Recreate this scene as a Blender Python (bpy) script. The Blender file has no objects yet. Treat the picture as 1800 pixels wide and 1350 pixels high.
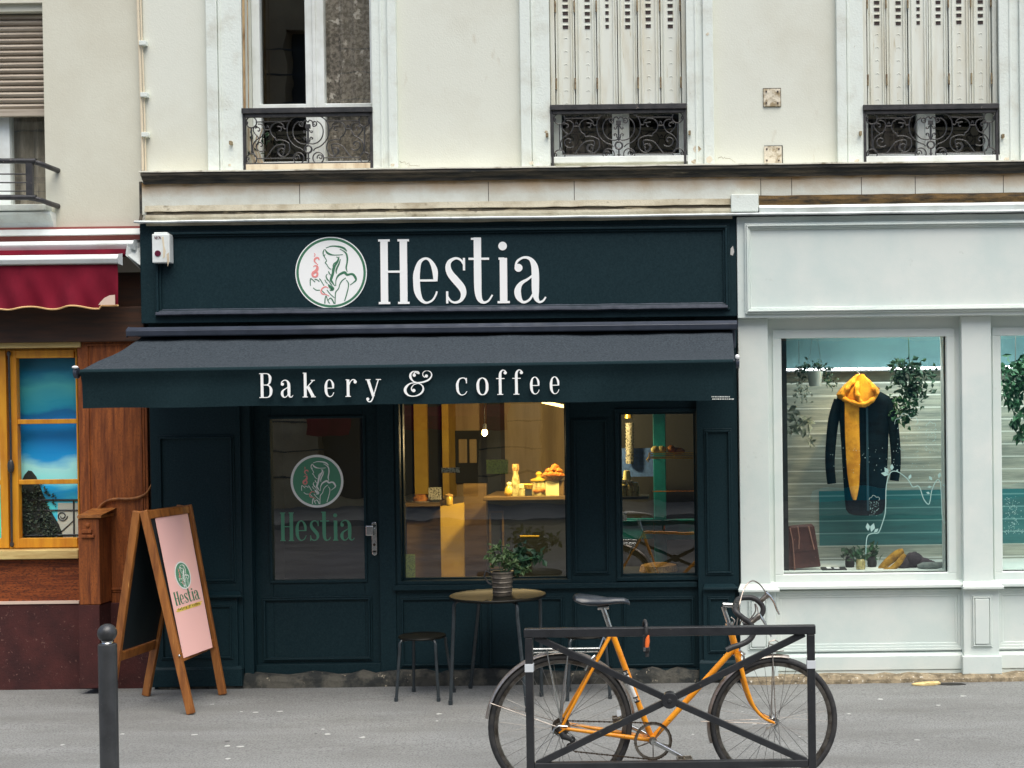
import bpy, math, random
from mathutils import Vector, Matrix, Euler
S = bpy.context.scene
COL = S.collection
PI = math.pi
# ------------------------------------------------------------------ camera
FPX, PPX, PPY = 2500.0, 1200.0, 749.0
CAM = Vector((0.0, -9.6, 1.865))
PITCH, ROLL = math.radians(0.8), math.radians(0.72)
RM = Matrix.Rotation(PI/2 - PITCH, 3, 'X') @ Matrix.Rotation(-ROLL, 3, 'Z')
cd = bpy.data.cameras.new('camera')
cam = bpy.data.objects.new('camera', cd); COL.objects.link(cam)
cd.sensor_width = 36; cd.lens = FPX/1800*36
cd.shift_x = (900-PPX)/1800; cd.shift_y = (PPY-675)/1800
cd.clip_end = 500; cd.clip_start = 0.1
cam.matrix_world = Matrix.Translation(CAM) @ RM.to_4x4()
S.camera = cam
# ------------------------------------------------------------------ world, sun, exposure
SUN_EL, SUN_AZ = math.radians(64), math.radians(158)   # azimuth from +Y, clockwise seen from above
w = bpy.data.worlds.new('World'); S.world = w; w.use_nodes = True
nt = w.node_tree; bg = nt.nodes['Background']
sk = nt.nodes.new('ShaderNodeTexSky'); sk.sky_type = 'NISHITA'; sk.sun_disc = False
sk.sun_elevation = SUN_EL; sk.sun_rotation = SUN_AZ
sk.air_density = 1.0; sk.dust_density = 4.0; sk.ozone_density = 1.0
nt.links.new(sk.outputs[0], bg.inputs[0]); bg.inputs[1].default_value = 0.13
sd = bpy.data.lights.new('sun', 'SUN'); sd.energy = 2.3; sd.angle = math.radians(56); sd.color = (1.0, .985, .92)
so = bpy.data.objects.new('sun', sd); COL.objects.link(so)
sdir = Vector((math.sin(SUN_AZ)*math.cos(SUN_EL), math.cos(SUN_AZ)*math.cos(SUN_EL), math.sin(SUN_EL)))
so.rotation_euler = sdir.to_track_quat('Z', 'Y').to_euler(); so.location = sdir*30
S.view_settings.view_transform = 'Standard'; S.view_settings.look = 'None'
S.view_settings.exposure = 0.52; S.view_settings.gamma = 1.0

# ------------------------------------------------------------------ measuring helpers
def ray(px, py): return RM @ Vector((px-PPX, -(py-PPY), -FPX))
def W(px, py, Y=0.0):                       # point of the photograph read off at wall depth Y
    d = ray(px, py); t = (Y-CAM.y)/d.y; return CAM + d*t
def WX(px, py, Y=0.0): return W(px, py, Y).x
def WZ(px, py, Y=0.0): return W(px, py, Y).z
SLOPE = 0.016
def gz(y): return SLOPE*min(y, 0)
def G(px, py):                              # point on the sloping pavement
    d = ray(px, py); t = (SLOPE*CAM.y - CAM.z)/(d.z - SLOPE*d.y); return CAM + d*t
def onplane(px, py, P, n):
    d = ray(px, py); t = (P-CAM).dot(n)/d.dot(n); return CAM + d*t
def sr(c):
    return tuple(((v/255)/12.92 if v/255 <= .04045 else ((v/255+.055)/1.055)**2.4) for v in c)

# ------------------------------------------------------------------ materials
def mat(name, c, r=.6, m=0.0, c2=None, ns=6, nd=5, lo=.42, hi=.62, st=(1,1,1), bs=0, bd=.004, bst=(1,1,1),
        c3=None, ns3=60, lo3=.6, hi3=.7, st3=(1,1,1), spec=.5, coat=0, sheen=0, emit=None, es=0, lin=False, trans=0):
    M = bpy.data.materials.new(name); M.use_nodes = True
    t = M.node_tree; N = t.nodes; L = t.links; b = N['Principled BSDF']
    k = (lambda q: q) if lin else sr
    b.inputs['Roughness'].default_value = r; b.inputs['Metallic'].default_value = m
    b.inputs['Specular IOR Level'].default_value = spec
    b.inputs['Coat Weight'].default_value = coat; b.inputs['Sheen Weight'].default_value = sheen
    b.inputs['Transmission Weight'].default_value = trans
    b.inputs['Base Color'].default_value = (*k(c), 1)
    geo = N.new('ShaderNodeNewGeometry')
    def noise(scale, stv, det=5):
        mp = N.new('ShaderNodeMapping'); mp.inputs['Scale'].default_value = stv
        L.new(geo.outputs['Position'], mp.inputs[0])
        n = N.new('ShaderNodeTexNoise'); n.inputs['Scale'].default_value = scale; n.inputs['Detail'].default_value = det
        n.inputs['Roughness'].default_value = .62
        L.new(mp.outputs[0], n.inputs['Vector']); return n.outputs['Fac']
    def mr(sock, a, bb):
        q = N.new('ShaderNodeMapRange'); q.inputs[1].default_value = a; q.inputs[2].default_value = bb
        L.new(sock, q.inputs[0]); return q.outputs[0]
    cur = None
    def mix(cur, fac, col):
        q = N.new('ShaderNodeMix'); q.data_type = 'RGBA'
        if cur is None: q.inputs[6].default_value = (*k(c), 1)
        else: L.new(cur, q.inputs[6])
        q.inputs[7].default_value = (*k(col), 1); L.new(fac, q.inputs[0]); return q.outputs[2]
    if c2: cur = mix(cur, mr(noise(ns, st, nd), lo, hi), c2)
    if c3: cur = mix(cur, mr(noise(ns3, st3, 3), lo3, hi3), c3)
    if cur is not None: L.new(cur, b.inputs['Base Color'])
    if bs:
        bp = N.new('ShaderNodeBump'); bp.inputs['Distance'].default_value = bd; bp.inputs['Strength'].default_value = .8
        L.new(noise(bs, bst, 4), bp.inputs['Height']); L.new(bp.outputs[0], b.inputs['Normal'])
    if emit: b.inputs['Emission Color'].default_value = (*k(emit), 1); b.inputs['Emission Strength'].default_value = es
    M['_cur'] = 1
    return M

def glassmat(name, ior=1.9, tint=(.93,.96,.95), rough=0.0):
    M = bpy.data.materials.new(name); M.use_nodes = True; t = M.node_tree; N = t.nodes; L = t.links
    N.remove(N['Principled BSDF']); out = N['Material Output']
    fr = N.new('ShaderNodeFresnel'); fr.inputs[0].default_value = ior
    tr = N.new('ShaderNodeBsdfTransparent'); tr.inputs[0].default_value = (*tint, 1)
    gl = N.new('ShaderNodeBsdfGlossy'); gl.inputs['Roughness'].default_value = rough; gl.inputs[0].default_value = (.95,.97,.97,1)
    mx = N.new('ShaderNodeMixShader'); gb = N.new('ShaderNodeNewGeometry'); iv = N.new('ShaderNodeMath'); iv.operation = 'SUBTRACT'; iv.inputs[0].default_value = 1; L.new(gb.outputs['Backfacing'], iv.inputs[1])
    fm = N.new('ShaderNodeMath'); fm.operation = 'MULTIPLY'; L.new(fr.outputs[0], fm.inputs[0]); L.new(iv.outputs[0], fm.inputs[1]); L.new(fm.outputs[0], mx.inputs[0]); L.new(tr.outputs[0], mx.inputs[1]); L.new(gl.outputs[0], mx.inputs[2])
    # faint waviness of old shop glass
    geo = N.new('ShaderNodeNewGeometry'); no = N.new('ShaderNodeTexNoise'); no.inputs['Scale'].default_value = 2.5
    L.new(geo.outputs['Position'], no.inputs['Vector'])
    bp = N.new('ShaderNodeBump'); bp.inputs['Distance'].default_value = .003; bp.inputs['Strength'].default_value = .25
    L.new(no.outputs['Fac'], bp.inputs['Height']); L.new(bp.outputs[0], gl.inputs['Normal'])
    L.new(mx.outputs[0], out.inputs[0]); return M

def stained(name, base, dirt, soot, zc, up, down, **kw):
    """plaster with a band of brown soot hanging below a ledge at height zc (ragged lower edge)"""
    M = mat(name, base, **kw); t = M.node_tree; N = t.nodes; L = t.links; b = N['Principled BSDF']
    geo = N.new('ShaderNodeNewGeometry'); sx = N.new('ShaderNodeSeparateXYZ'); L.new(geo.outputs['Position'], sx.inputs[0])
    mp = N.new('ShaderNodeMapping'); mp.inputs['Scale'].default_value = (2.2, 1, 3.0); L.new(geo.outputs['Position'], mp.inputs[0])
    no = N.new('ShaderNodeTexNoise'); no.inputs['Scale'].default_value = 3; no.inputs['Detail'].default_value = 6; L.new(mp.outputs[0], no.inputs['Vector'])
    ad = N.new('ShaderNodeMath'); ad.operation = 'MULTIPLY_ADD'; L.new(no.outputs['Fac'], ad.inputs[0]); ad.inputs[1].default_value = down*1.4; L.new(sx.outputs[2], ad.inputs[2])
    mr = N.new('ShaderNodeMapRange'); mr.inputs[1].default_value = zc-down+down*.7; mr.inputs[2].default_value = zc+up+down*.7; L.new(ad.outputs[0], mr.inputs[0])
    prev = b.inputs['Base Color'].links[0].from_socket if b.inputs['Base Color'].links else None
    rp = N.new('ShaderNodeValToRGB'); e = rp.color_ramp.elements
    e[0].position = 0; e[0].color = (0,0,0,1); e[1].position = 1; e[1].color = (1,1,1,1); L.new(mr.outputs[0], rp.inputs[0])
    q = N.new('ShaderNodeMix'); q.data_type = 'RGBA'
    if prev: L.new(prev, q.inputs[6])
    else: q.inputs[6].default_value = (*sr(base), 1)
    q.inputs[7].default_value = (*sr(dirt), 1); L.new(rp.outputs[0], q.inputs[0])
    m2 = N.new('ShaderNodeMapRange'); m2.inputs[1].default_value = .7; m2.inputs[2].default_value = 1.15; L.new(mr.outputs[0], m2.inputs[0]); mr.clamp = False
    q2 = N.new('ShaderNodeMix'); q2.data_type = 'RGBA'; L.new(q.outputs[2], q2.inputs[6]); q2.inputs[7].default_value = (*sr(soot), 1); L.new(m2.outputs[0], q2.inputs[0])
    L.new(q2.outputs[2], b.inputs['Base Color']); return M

def slats(name, ca, cb, pitch, c3=None):
    """horizontal boards: thin pale joints on a mottled face"""
    M = mat(name, ca, r=.55, c2=cb, ns=3, st=(1,1,14), lo=.35, hi=.7); t = M.node_tree; N = t.nodes; L = t.links; b = N['Principled BSDF']
    geo = N.new('ShaderNodeNewGeometry'); sx = N.new('ShaderNodeSeparateXYZ'); L.new(geo.outputs['Position'], sx.inputs[0])
    dv = N.new('ShaderNodeMath'); dv.operation = 'DIVIDE'; dv.inputs[1].default_value = pitch; L.new(sx.outputs[2], dv.inputs[0])
    fr = N.new('ShaderNodeMath'); fr.operation = 'FRACT'; L.new(dv.outputs[0], fr.inputs[0])
    gt = N.new('ShaderNodeMath'); gt.operation = 'GREATER_THAN'; gt.inputs[1].default_value = .9; L.new(fr.outputs[0], gt.inputs[0])
    q = N.new('ShaderNodeMix'); q.data_type = 'RGBA'; L.new(b.inputs['Base Color'].links[0].from_socket, q.inputs[6])
    q.inputs[7].default_value = (*sr(c3 or ca), 1); L.new(gt.outputs[0], q.inputs[0]); L.new(q.outputs[2], b.inputs['Base Color'])
    return M

def skypaint(name):
    """a painted sky: blue bands with soft clouds, on a board behind the panes"""
    M = mat(name, (10,110,150), r=.5); t = M.node_tree; N = t.nodes; L = t.links; b = N['Principled BSDF']
    geo = N.new('ShaderNodeNewGeometry'); sx = N.new('ShaderNodeSeparateXYZ'); L.new(geo.outputs['Position'], sx.inputs[0])
    mr = N.new('ShaderNodeMapRange'); mr.inputs[1].default_value = 1.25; mr.inputs[2].default_value = 2.3; L.new(sx.outputs[2], mr.inputs[0])
    rp = N.new('ShaderNodeValToRGB'); r = rp.color_ramp
    cols = [(0,(108,250,250)),(.08,(27,179,250)),(.14,(153,250,250)),(.27,(180,250,250)),(.33,(22,160,231)),(.46,(9,140,217)),(.60,(7,108,165)),(.63,(27,153,184)),(.78,(76,179,184)),(.86,(18,128,165)),(1,(4,96,132))]
    while len(r.elements) < len(cols): r.elements.new(.5)
    for e, (p, c) in zip(r.elements, cols): e.position = p; e.color = (*sr(c), 1)
    mp = N.new('ShaderNodeMapping'); mp.inputs['Scale'].default_value = (1.5,1,4); L.new(geo.outputs['Position'], mp.inputs[0])
    no = N.new('ShaderNodeTexNoise'); no.inputs['Scale'].default_value = 1.6; no.inputs['Detail'].default_value = 3; L.new(mp.outputs[0], no.inputs['Vector'])
    ad = N.new('ShaderNodeMath'); ad.operation = 'MULTIPLY_ADD'; L.new(no.outputs['Fac'], ad.inputs[0]); ad.inputs[1].default_value = .22
    sb = N.new('ShaderNodeMath'); sb.operation = 'SUBTRACT'; sb.inputs[1].default_value = .11; L.new(mr.outputs[0], sb.inputs[0]); L.new(sb.outputs[0], ad.inputs[2])
    L.new(ad.outputs[0], rp.inputs[0]); L.new(rp.outputs[0], b.inputs['Base Color']); return M

# ------------------------------------------------------------------ mesh builder
ROOT = {}
class MB:
    def __init__(s): s.v = []; s.f = []
    def add(s, vs, fs):
        o = len(s.v); s.v += [Vector(p) for p in vs]; s.f += [[i+o for i in q] for q in fs]; return s
    def box(s, x0, x1, y0, y1, z0, z1):
        return s.add([(x0,y0,z0),(x1,y0,z0),(x1,y1,z0),(x0,y1,z0),(x0,y0,z1),(x1,y0,z1),(x1,y1,z1),(x0,y1,z1)],
              [(0,3,2,1),(4,5,6,7),(0,1,5,4),(1,2,6,5),(2,3,7,6),(3,0,4,7)])
    def pbox(s, px0, py0, px1, py1, y0, y1):       # box whose front face is read off the photograph at depth y0
        x0 = WX(px0, (py0+py1)/2, y0); x1 = WX(px1, (py0+py1)/2, y0)
        z1 = WZ((px0+px1)/2, py0, y0); z0 = WZ((px0+px1)/2, py1, y0)
        return s.box(x0, x1, y0, y1, z0, z1)
    def hexa(s, a, b): # two quads of 4 points
        return s.add(list(a)+list(b), [(0,1,2,3),(7,6,5,4),(0,4,5,1),(1,5,6,2),(2,6,7,3),(3,7,4,0)])
    def beam(s, a, b, wx, wy, up=Vector((0,0,1))):  # rectangular bar from a to b
        a = Vector(a); b = Vector(b); d = (b-a).normalized(); u = d.cross(up)
        if u.length < 1e-4: u = Vector((1,0,0))
        u.normalize(); v = u.cross(d).normalized(); u *= wx/2; v *= wy/2
        return s.hexa([a-u-v,a+u-v,a+u+v,a-u+v],[b-u-v,b+u-v,b+u+v,b-u+v])
    def tube(s, pts, r, n=8, closed=False, caps=True, sx=1.0):
        pts = [Vector(p) for p in pts]; m = len(pts); rs = r if isinstance(r, (list,tuple)) else [r]*m
        o = len(s.v); prev = None
        for i, p in enumerate(pts):
            a = pts[(i-1) % m] if (closed or i > 0) else p; b = pts[(i+1) % m] if (closed or i < m-1) else p
            d = (b-a)
            if d.length < 1e-9: d = Vector((0,0,1))
            d.normalize()
            if prev is None:
                u = d.orthogonal().normalized()
                if abs(d.y) < .9: u = (Vector((0,1,0)) - d*d.y).normalized()
            else:
                u = prev - d*prev.dot(d); u = u.normalized() if u.length > 1e-6 else d.orthogonal().normalized()
            prev = u; v = d.cross(u)
            for j in range(n):
                t = 2*PI*j/n; s.v.append(p + u*(math.cos(t)*rs[i]*sx) + v*(math.sin(t)*rs[i]))
        R = m if closed else m-1
        for i in range(R):
            i2 = (i+1) % m
            for j in range(n):
                j2 = (j+1) % n
                s.f.append([o+i*n+j, o+i*n+j2, o+i2*n+j2, o+i2*n+j])
        if caps and not closed:
            s.f.append([o+j for j in range(n)][::-1]); s.f.append([o+(m-1)*n+j for j in range(n)])
        return s
    def lathe(s, prof, c, n=24, M=None):            # prof: (r,z) pairs round a vertical axis through c (or a frame M)
        o = len(s.v); c = Vector(c); M = M or Matrix.Identity(3)
        for r, z in prof:
            for j in range(n):
                t = 2*PI*j/n; s.v.append(c + M @ Vector((r*math.cos(t), r*math.sin(t), z)))
        for i in range(len(prof)-1):
            for j in range(n):
                j2 = (j+1) % n; s.f.append([o+i*n+j, o+i*n+j2, o+(i+1)*n+j2, o+(i+1)*n+j])
        s.f.append([o+j for j in range(n)][::-1]); s.f.append([o+(len(prof)-1)*n+j for j in range(n)])
        return s
    def prism(s, poly, fr, t0, t1):                 # 2-D polygon on a frame (O,U,V,N), from depth t0 to t1 along N
        O, U, V, N = fr; n = len(poly); o = len(s.v)
        for t in (t0, t1):
            for x, y in poly: s.v.append(O+U*x+V*y+N*t)
        s.f.append([o+n+i for i in range(n)]); s.f.append([o+i for i in range(n)][::-1])
        for i in range(n): s.f.append([o+i, o+(i+1)%n, o+n+(i+1)%n, o+n+i])
        return s
    def ribbon(s, pts, fr, t):                      # pen stroke of varying width
        O, U, V, N = fr; m = len(pts); Lp = []; Rp = []
        for i in range(m):
            a = pts[max(i-1,0)]; b = pts[min(i+1,m-1)]; dx, dy = b[0]-a[0], b[1]-a[1]; l = math.hypot(dx,dy) or 1
            nx, ny = -dy/l, dx/l; x, y, ww = pts[i]
            Lp.append((x+nx*ww/2, y+ny*ww/2)); Rp.append((x-nx*ww/2, y-ny*ww/2))
        o = len(s.v)
        for i in range(m):
            for (x, y) in (Lp[i], Rp[i]):
                s.v.append(O+U*x+V*y); s.v.append(O+U*x+V*y+N*t)
        for i in range(m-1):
            a = o+i*4; b = a+4
            s.f += [[a+1,a+3,b+3,b+1],[a,a+1,b+1,b],[a+3,a+2,b+2,b+3]]
        return s
    def disc(s, cx, cy, r, fr, t, n=40, t0=0):
        return s.prism([(cx+r*math.cos(2*PI*i/n), cy+r*math.sin(2*PI*i/n)) for i in range(n)], fr, t0, t)
    def ring(s, cx, cy, r0, r1, fr, t, n=64):
        O, U, V, N = fr; o = len(s.v)
        for i in range(n):
            c, q = math.cos(2*PI*i/n), math.sin(2*PI*i/n)
            for r in (r0, r1):
                for tt in (0, t): s.v.append(O+U*(cx+r*c)+V*(cy+r*q)+N*tt)
        for i in range(n):
            a = o+i*4; b = o+((i+1)%n)*4
            s.f += [[a+1,a+3,b+3,b+1],[a,a+1,b+1,b],[a+3,a+2,b+2,b+3]]
        return s
    def blob(s, c, rx, ry, rz, n=12, m=8, seed=0, amp=0):
        rnd = random.Random(seed); prof = []
        o = len(s.v); c = Vector(c)
        for i in range(m+1):
            a = PI*i/m
            for j in range(n):
                t = 2*PI*j/n; k = 1+amp*(rnd.random()-.5)
                s.v.append(c+Vector((rx*math.sin(a)*math.cos(t)*k, ry*math.sin(a)*math.sin(t)*k, rz*math.cos(a)*k)))
        for i in range(m):
            for j in range(n):
                j2=(j+1)%n; s.f.append([o+i*n+j, o+(i+1)*n+j, o+(i+1)*n+j2, o+i*n+j2])
        return s
    def leaf(s, p, d, size, width, rnd):            # a folded, pointed leaf
        d = Vector(d).normalized(); u = d.orthogonal().normalized(); u = Matrix.Rotation(rnd.random()*6.28, 3, d) @ u
        v = d.cross(u); p = Vector(p); m = p+d*size*.5; q = p+d*size - v*size*.15
        o = len(s.v); s.v += [p, m+u*width+v*width*.5, q, m-u*width+v*width*.5, m]
        s.f += [[o,o+4,o+1],[o+4,o+2,o+1],[o,o+3,o+4],[o+3,o+2,o+4]]
        return s
    def build(s, name, mt, parent=None, smooth=False, bevel=0, T=None, origin=None):
        me = bpy.data.meshes.new(name)
        off = Vector(ROOT[parent.name]) if parent is not None else Vector(origin or (0,0,0))
        vs = [((T @ p) if T else p) - off for p in s.v]
        me.from_pydata([tuple(p) for p in vs], [], s.f); me.materials.append(mt); me.validate(); me.update()
        o = bpy.data.objects.new(name, me); COL.objects.link(o)
        if parent is not None: o.parent = parent; ROOT[o.name] = off
        else: o.location = off; ROOT[o.name] = off
        if smooth:
            for p in me.polygons: p.use_smooth = True
            try:
                me.set_sharp_from_angle(angle=math.radians(40))
            except Exception: pass
        if bevel:
            b = o.modifiers.new('bevel', 'BEVEL'); b.width = bevel; b.segments = 2; b.limit_method = 'ANGLE'; b.angle_limit = math.radians(50)
        return o
def tag(o, label=None, cat=None, group=None, kind=None):
    if label: o['label'] = label
    if cat: o['category'] = cat
    if group: o['group'] = group
    if kind: o['kind'] = kind
    return o
def thing(name, label, cat, loc, group=None):
    o = bpy.data.objects.new(name, None); COL.objects.link(o); o.location = loc; o.empty_display_size = .1
    ROOT[o.name] = Vector(loc); return tag(o, label, cat, group)
def copy_tree(o, parent=None):
    c = o.copy(); COL.objects.link(c)
    if parent is not None: c.parent = parent
    for ch in list(o.children): copy_tree(ch, c)
    return c
def cat(pts, k=8):                                   # Catmull-Rom through tuples
    P = [Vector(p) if len(p) == 3 else Vector((p[0],p[1],0)) for p in pts]; out = []
    for i in range(len(P)-1):
        a = P[max(i-1,0)]; b = P[i]; c = P[i+1]; d = P[min(i+2,len(P)-1)]
        for j in range(k):
            t = j/k; out.append(.5*((2*b)+(c-a)*t+(2*a-5*b+4*c-d)*t*t+(3*b-a-3*c+d)*t**3))
    out.append(P[-1]); return out
def wallholes(mb, x0, x1, y0, y1, z0, z1, holes):     # holes: (xa,xb,za,zb); a slab with rectangular openings
    xs = sorted(set([x0,x1]+[h[0] for h in holes]+[h[1] for h in holes])); xs = [x for x in xs if x0 <= x <= x1]
    for a, b in zip(xs, xs[1:]):
        hs = sorted([h for h in holes if h[0] <= a+1e-6 and h[1] >= b-1e-6], key=lambda h: h[2]); z = z0
        for h in hs:
            if h[2] > z+1e-6: mb.box(a,b,y0,y1,z,h[2])
            z = max(z, h[3])
        if z1 > z+1e-6: mb.box(a,b,y0,y1,z,z1)
    return mb
def frame_rect(mb, x0, x1, z0, z1, wd, y0, y1):       # four mitred-looking bars
    mb.box(x0,x1,y0,y1,z1-wd,z1); mb.box(x0,x1,y0,y1,z0,z0+wd)
    mb.box(x0,x0+wd,y0,y1,z0+wd,z1-wd); mb.box(x1-wd,x1,y0,y1,z0+wd,z1-wd); return mb
def moulding(mb, x0, x1, z0, z1, wd, y, steps=((0,.012),(.4,.022),(.75,.008))):  # stepped picture-frame moulding standing on a plane y
    for i, (a, h) in enumerate(steps):
        b = steps[i+1][0] if i+1 < len(steps) else 1.0
        frame_rect(mb, x0+a*wd, x1-a*wd, z0+a*wd, z1-a*wd, (b-a)*wd, y-h, y+.002)
    return mb
# ------------------------------------------------------------------ lettering drawn stroke by stroke (cap height = 1)
T_ = .034
GL = {
'H': [('l',.09,0,.09,1,.115),('l',.39,0,.39,1,.115),('l',0,.985,.18,.985,T_),('l',.30,.985,.48,.985,T_),('l',0,.015,.18,.015,T_),('l',.30,.015,.48,.015,T_),('l',.09,.5,.39,.5,T_)],
'e': [('l',.06,.36,.345,.36,T_),('c',(.345,.345,.06),(.335,.52,.085),(.27,.66,.05),(.19,.70,.035),(.10,.64,.06),(.055,.48,.1),(.05,.34,.105),(.065,.18,.1),(.12,.06,.06),(.2,.015,.034),(.29,.05,.03),(.345,.13,.028),(.365,.19,.026))],
's': [('c',(.30,.60,.028),(.25,.675,.034),(.17,.70,.036),(.08,.65,.06),(.055,.56,.085),(.09,.46,.105),(.17,.36,.115),(.26,.25,.11),(.29,.15,.085),(.25,.05,.05),(.165,.015,.034),(.09,.04,.03),(.04,.11,.028)),('l',.302,.51,.302,.705,T_),('l',.037,.0,.037,.19,T_)],
't': [('c',(.14,1.02,.115),(.14,.7,.115),(.14,.35,.115),(.145,.17,.105),(.17,.06,.08),(.23,.012,.04),(.30,.035,.03),(.35,.10,.026),(.365,.13,.024)),('l',0,.69,.32,.69,T_),('c',(.04,1.0,.03),(.10,1.0,.034),(.17,1.005,.03))],
'i': [('l',.095,0,.095,.70,.115),('l',0,.015,.19,.015,T_),('l',.02,.69,.11,.69,T_),('d',.085,.885,.067)],
'a': [('d',.075,.545,.062),('c',(.03,.57,.03),(.06,.65,.035),(.16,.705,.036),(.26,.68,.055),(.32,.58,.1),(.335,.45,.115),(.335,.2,.112),(.345,.08,.08),(.39,.015,.04),(.45,.03,.03),(.495,.09,.024)),('c',(.31,.44,.03),(.22,.37,.036),(.11,.30,.06),(.06,.2,.1),(.07,.1,.095),(.12,.025,.05),(.18,.015,.036),(.25,.06,.034),(.31,.16,.03))],
'B': [('l',.11,0,.11,1,.11),('l',0,.985,.3,.985,T_),('l',0,.015,.3,.015,T_),('l',.1,.52,.3,.52,T_),('c',(.29,.985,.03),(.38,.95,.05),(.435,.84,.1),(.44,.75,.1),(.42,.62,.08),(.35,.54,.045),(.28,.52,.03)),('c',(.28,.52,.03),(.40,.48,.05),(.465,.36,.1),(.47,.26,.11),(.45,.13,.09),(.38,.04,.05),(.29,.015,.03))],
'k': [('l',.11,0,.11,1,.11),('l',0,.015,.21,.015,T_),('l',.02,.985,.12,.985,T_),('l',.12,.34,.43,.68,.04),('l',.22,.42,.43,.02,.12),('l',.34,.685,.5,.685,T_),('l',.34,.015,.53,.015,T_)],
'r': [('l',.11,0,.11,.70,.11),('l',0,.015,.22,.015,T_),('l',.02,.69,.12,.69,T_),('c',(.14,.42,.03),(.19,.58,.036),(.27,.68,.04),(.35,.69,.05),(.41,.64,.06)),('d',.40,.60,.065)],
'y': [('l',.12,.68,.33,.0,.11),('l',.54,.68,.33,.0,.04),('l',.02,.685,.23,.685,T_),('l',.44,.685,.65,.685,T_),('c',(.335,.02,.05),(.28,-.12,.05),(.22,-.20,.05),(.12,-.20,.04),(.07,-.13,.04)),('d',.1,-.1,.06)],
'&': [('d',.43,.84,.065),('c',(.40,.86,.04),(.46,.95,.05),(.58,.97,.06),(.62,.9,.05),(.52,.93,.03)),('c',(.60,.97,.03),(.42,1.0,.04),(.29,.90,.075),(.28,.75,.09),(.38,.60,.05),(.55,.535,.034)),('c',(.5,.54,.03),(.25,.50,.05),(.08,.34,.1),(.06,.18,.105),(.18,.03,.06),(.40,-.01,.04),(.62,.05,.06),(.77,.2,.07),(.77,.38,.05),(.62,.5,.035),(.42,.46,.03),(.31,.33,.04),(.33,.2,.04)),('d',.40,.22,.07),('c',(.5,.54,.03),(.75,.55,.06),(1.0,.64,.07),(1.13,.8,.05),(1.1,.95,.035),(.95,1.02,.03),(.80,.95,.03),(.78,.83,.03),(.86,.74,.04)),('d',.92,.80,.065)],
'c': [('c',(.43,.56,.05),(.38,.67,.045),(.27,.705,.034),(.14,.65,.06),(.06,.48,.1),(.055,.33,.105),(.08,.16,.09),(.16,.04,.05),(.26,.012,.034),(.37,.06,.03),(.44,.16,.026)),('l',.425,.48,.425,.7,.04)],
'o': [('c',(.24,.70,.034),(.12,.63,.07),(.06,.48,.105),(.055,.35,.11),(.07,.2,.105),(.13,.06,.07),(.24,.01,.034),(.35,.06,.07),(.42,.2,.105),(.43,.35,.11),(.42,.48,.105),(.36,.63,.07),(.24,.70,.034))],
'f': [('c',(.16,0,.11),(.16,.4,.11),(.16,.75,.11),(.18,.9,.09),(.25,.99,.05),(.33,.99,.04),(.38,.95,.04)),('d',.37,.89,.065),('l',.04,.015,.28,.015,T_),('l',0,.66,.34,.66,T_)],
'b': [('l',.11,0,.11,1,.11),('l',.02,.985,.12,.985,T_),('c',(.12,.5,.03),(.25,.68,.04),(.38,.6,.08),(.43,.36,.11),(.38,.1,.08),(.25,.01,.04),(.12,.12,.03))],
'N': [('l',.06,0,.06,1,.05),('l',.52,0,.52,1,.05),('l',.06,.97,.52,.03,.12)],
'E': [('l',.07,0,.07,1,.11),('l',.05,.96,.42,.96,.07),('l',.05,.5,.36,.5,.06),('l',.05,.04,.42,.04,.07)],
'O': [('c',(.3,1,.06),(.1,.85,.09),(.05,.5,.11),(.1,.15,.09),(.3,0,.06),(.5,.15,.09),(.55,.5,.11),(.5,.85,.09),(.3,1,.06))],
}
def letters(mb, items, fr, em, t, bold=1.0):          # items: (char, x in ems, y in ems)
    k = 0
    for ch, ox, oy in items:
        for st in GL[ch]:
            tt = t + k*.00012; k = (k+1) % 7
            if st[0] == 'l': pts = [(st[1],st[2],st[5]),(st[3],st[4],st[5])]
            elif st[0] == 'c': pts = [tuple(p) for p in cat(st[1:], 6)]
            else: mb.disc((ox+st[1])*em, (oy+st[2])*em, st[3]*em, fr, tt, 20); continue
            mb.ribbon([((ox+x)*em, (oy+y)*em, ww*em*bold) for x, y, ww in pts], fr, tt)
    return mb
HESTIA = [('H',0,0),('e',.54,0),('s',1.027,0),('t',1.40,0),('i',1.846,0),('a',2.10,0)]
_bx = [50,168,290,413,528,638,853,1143,1257,1367,1457,1555,1665]
BAKERY = [(c, (x-50)/137, 0) for c, x in zip('Bakery&coffee', _bx)]
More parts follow.
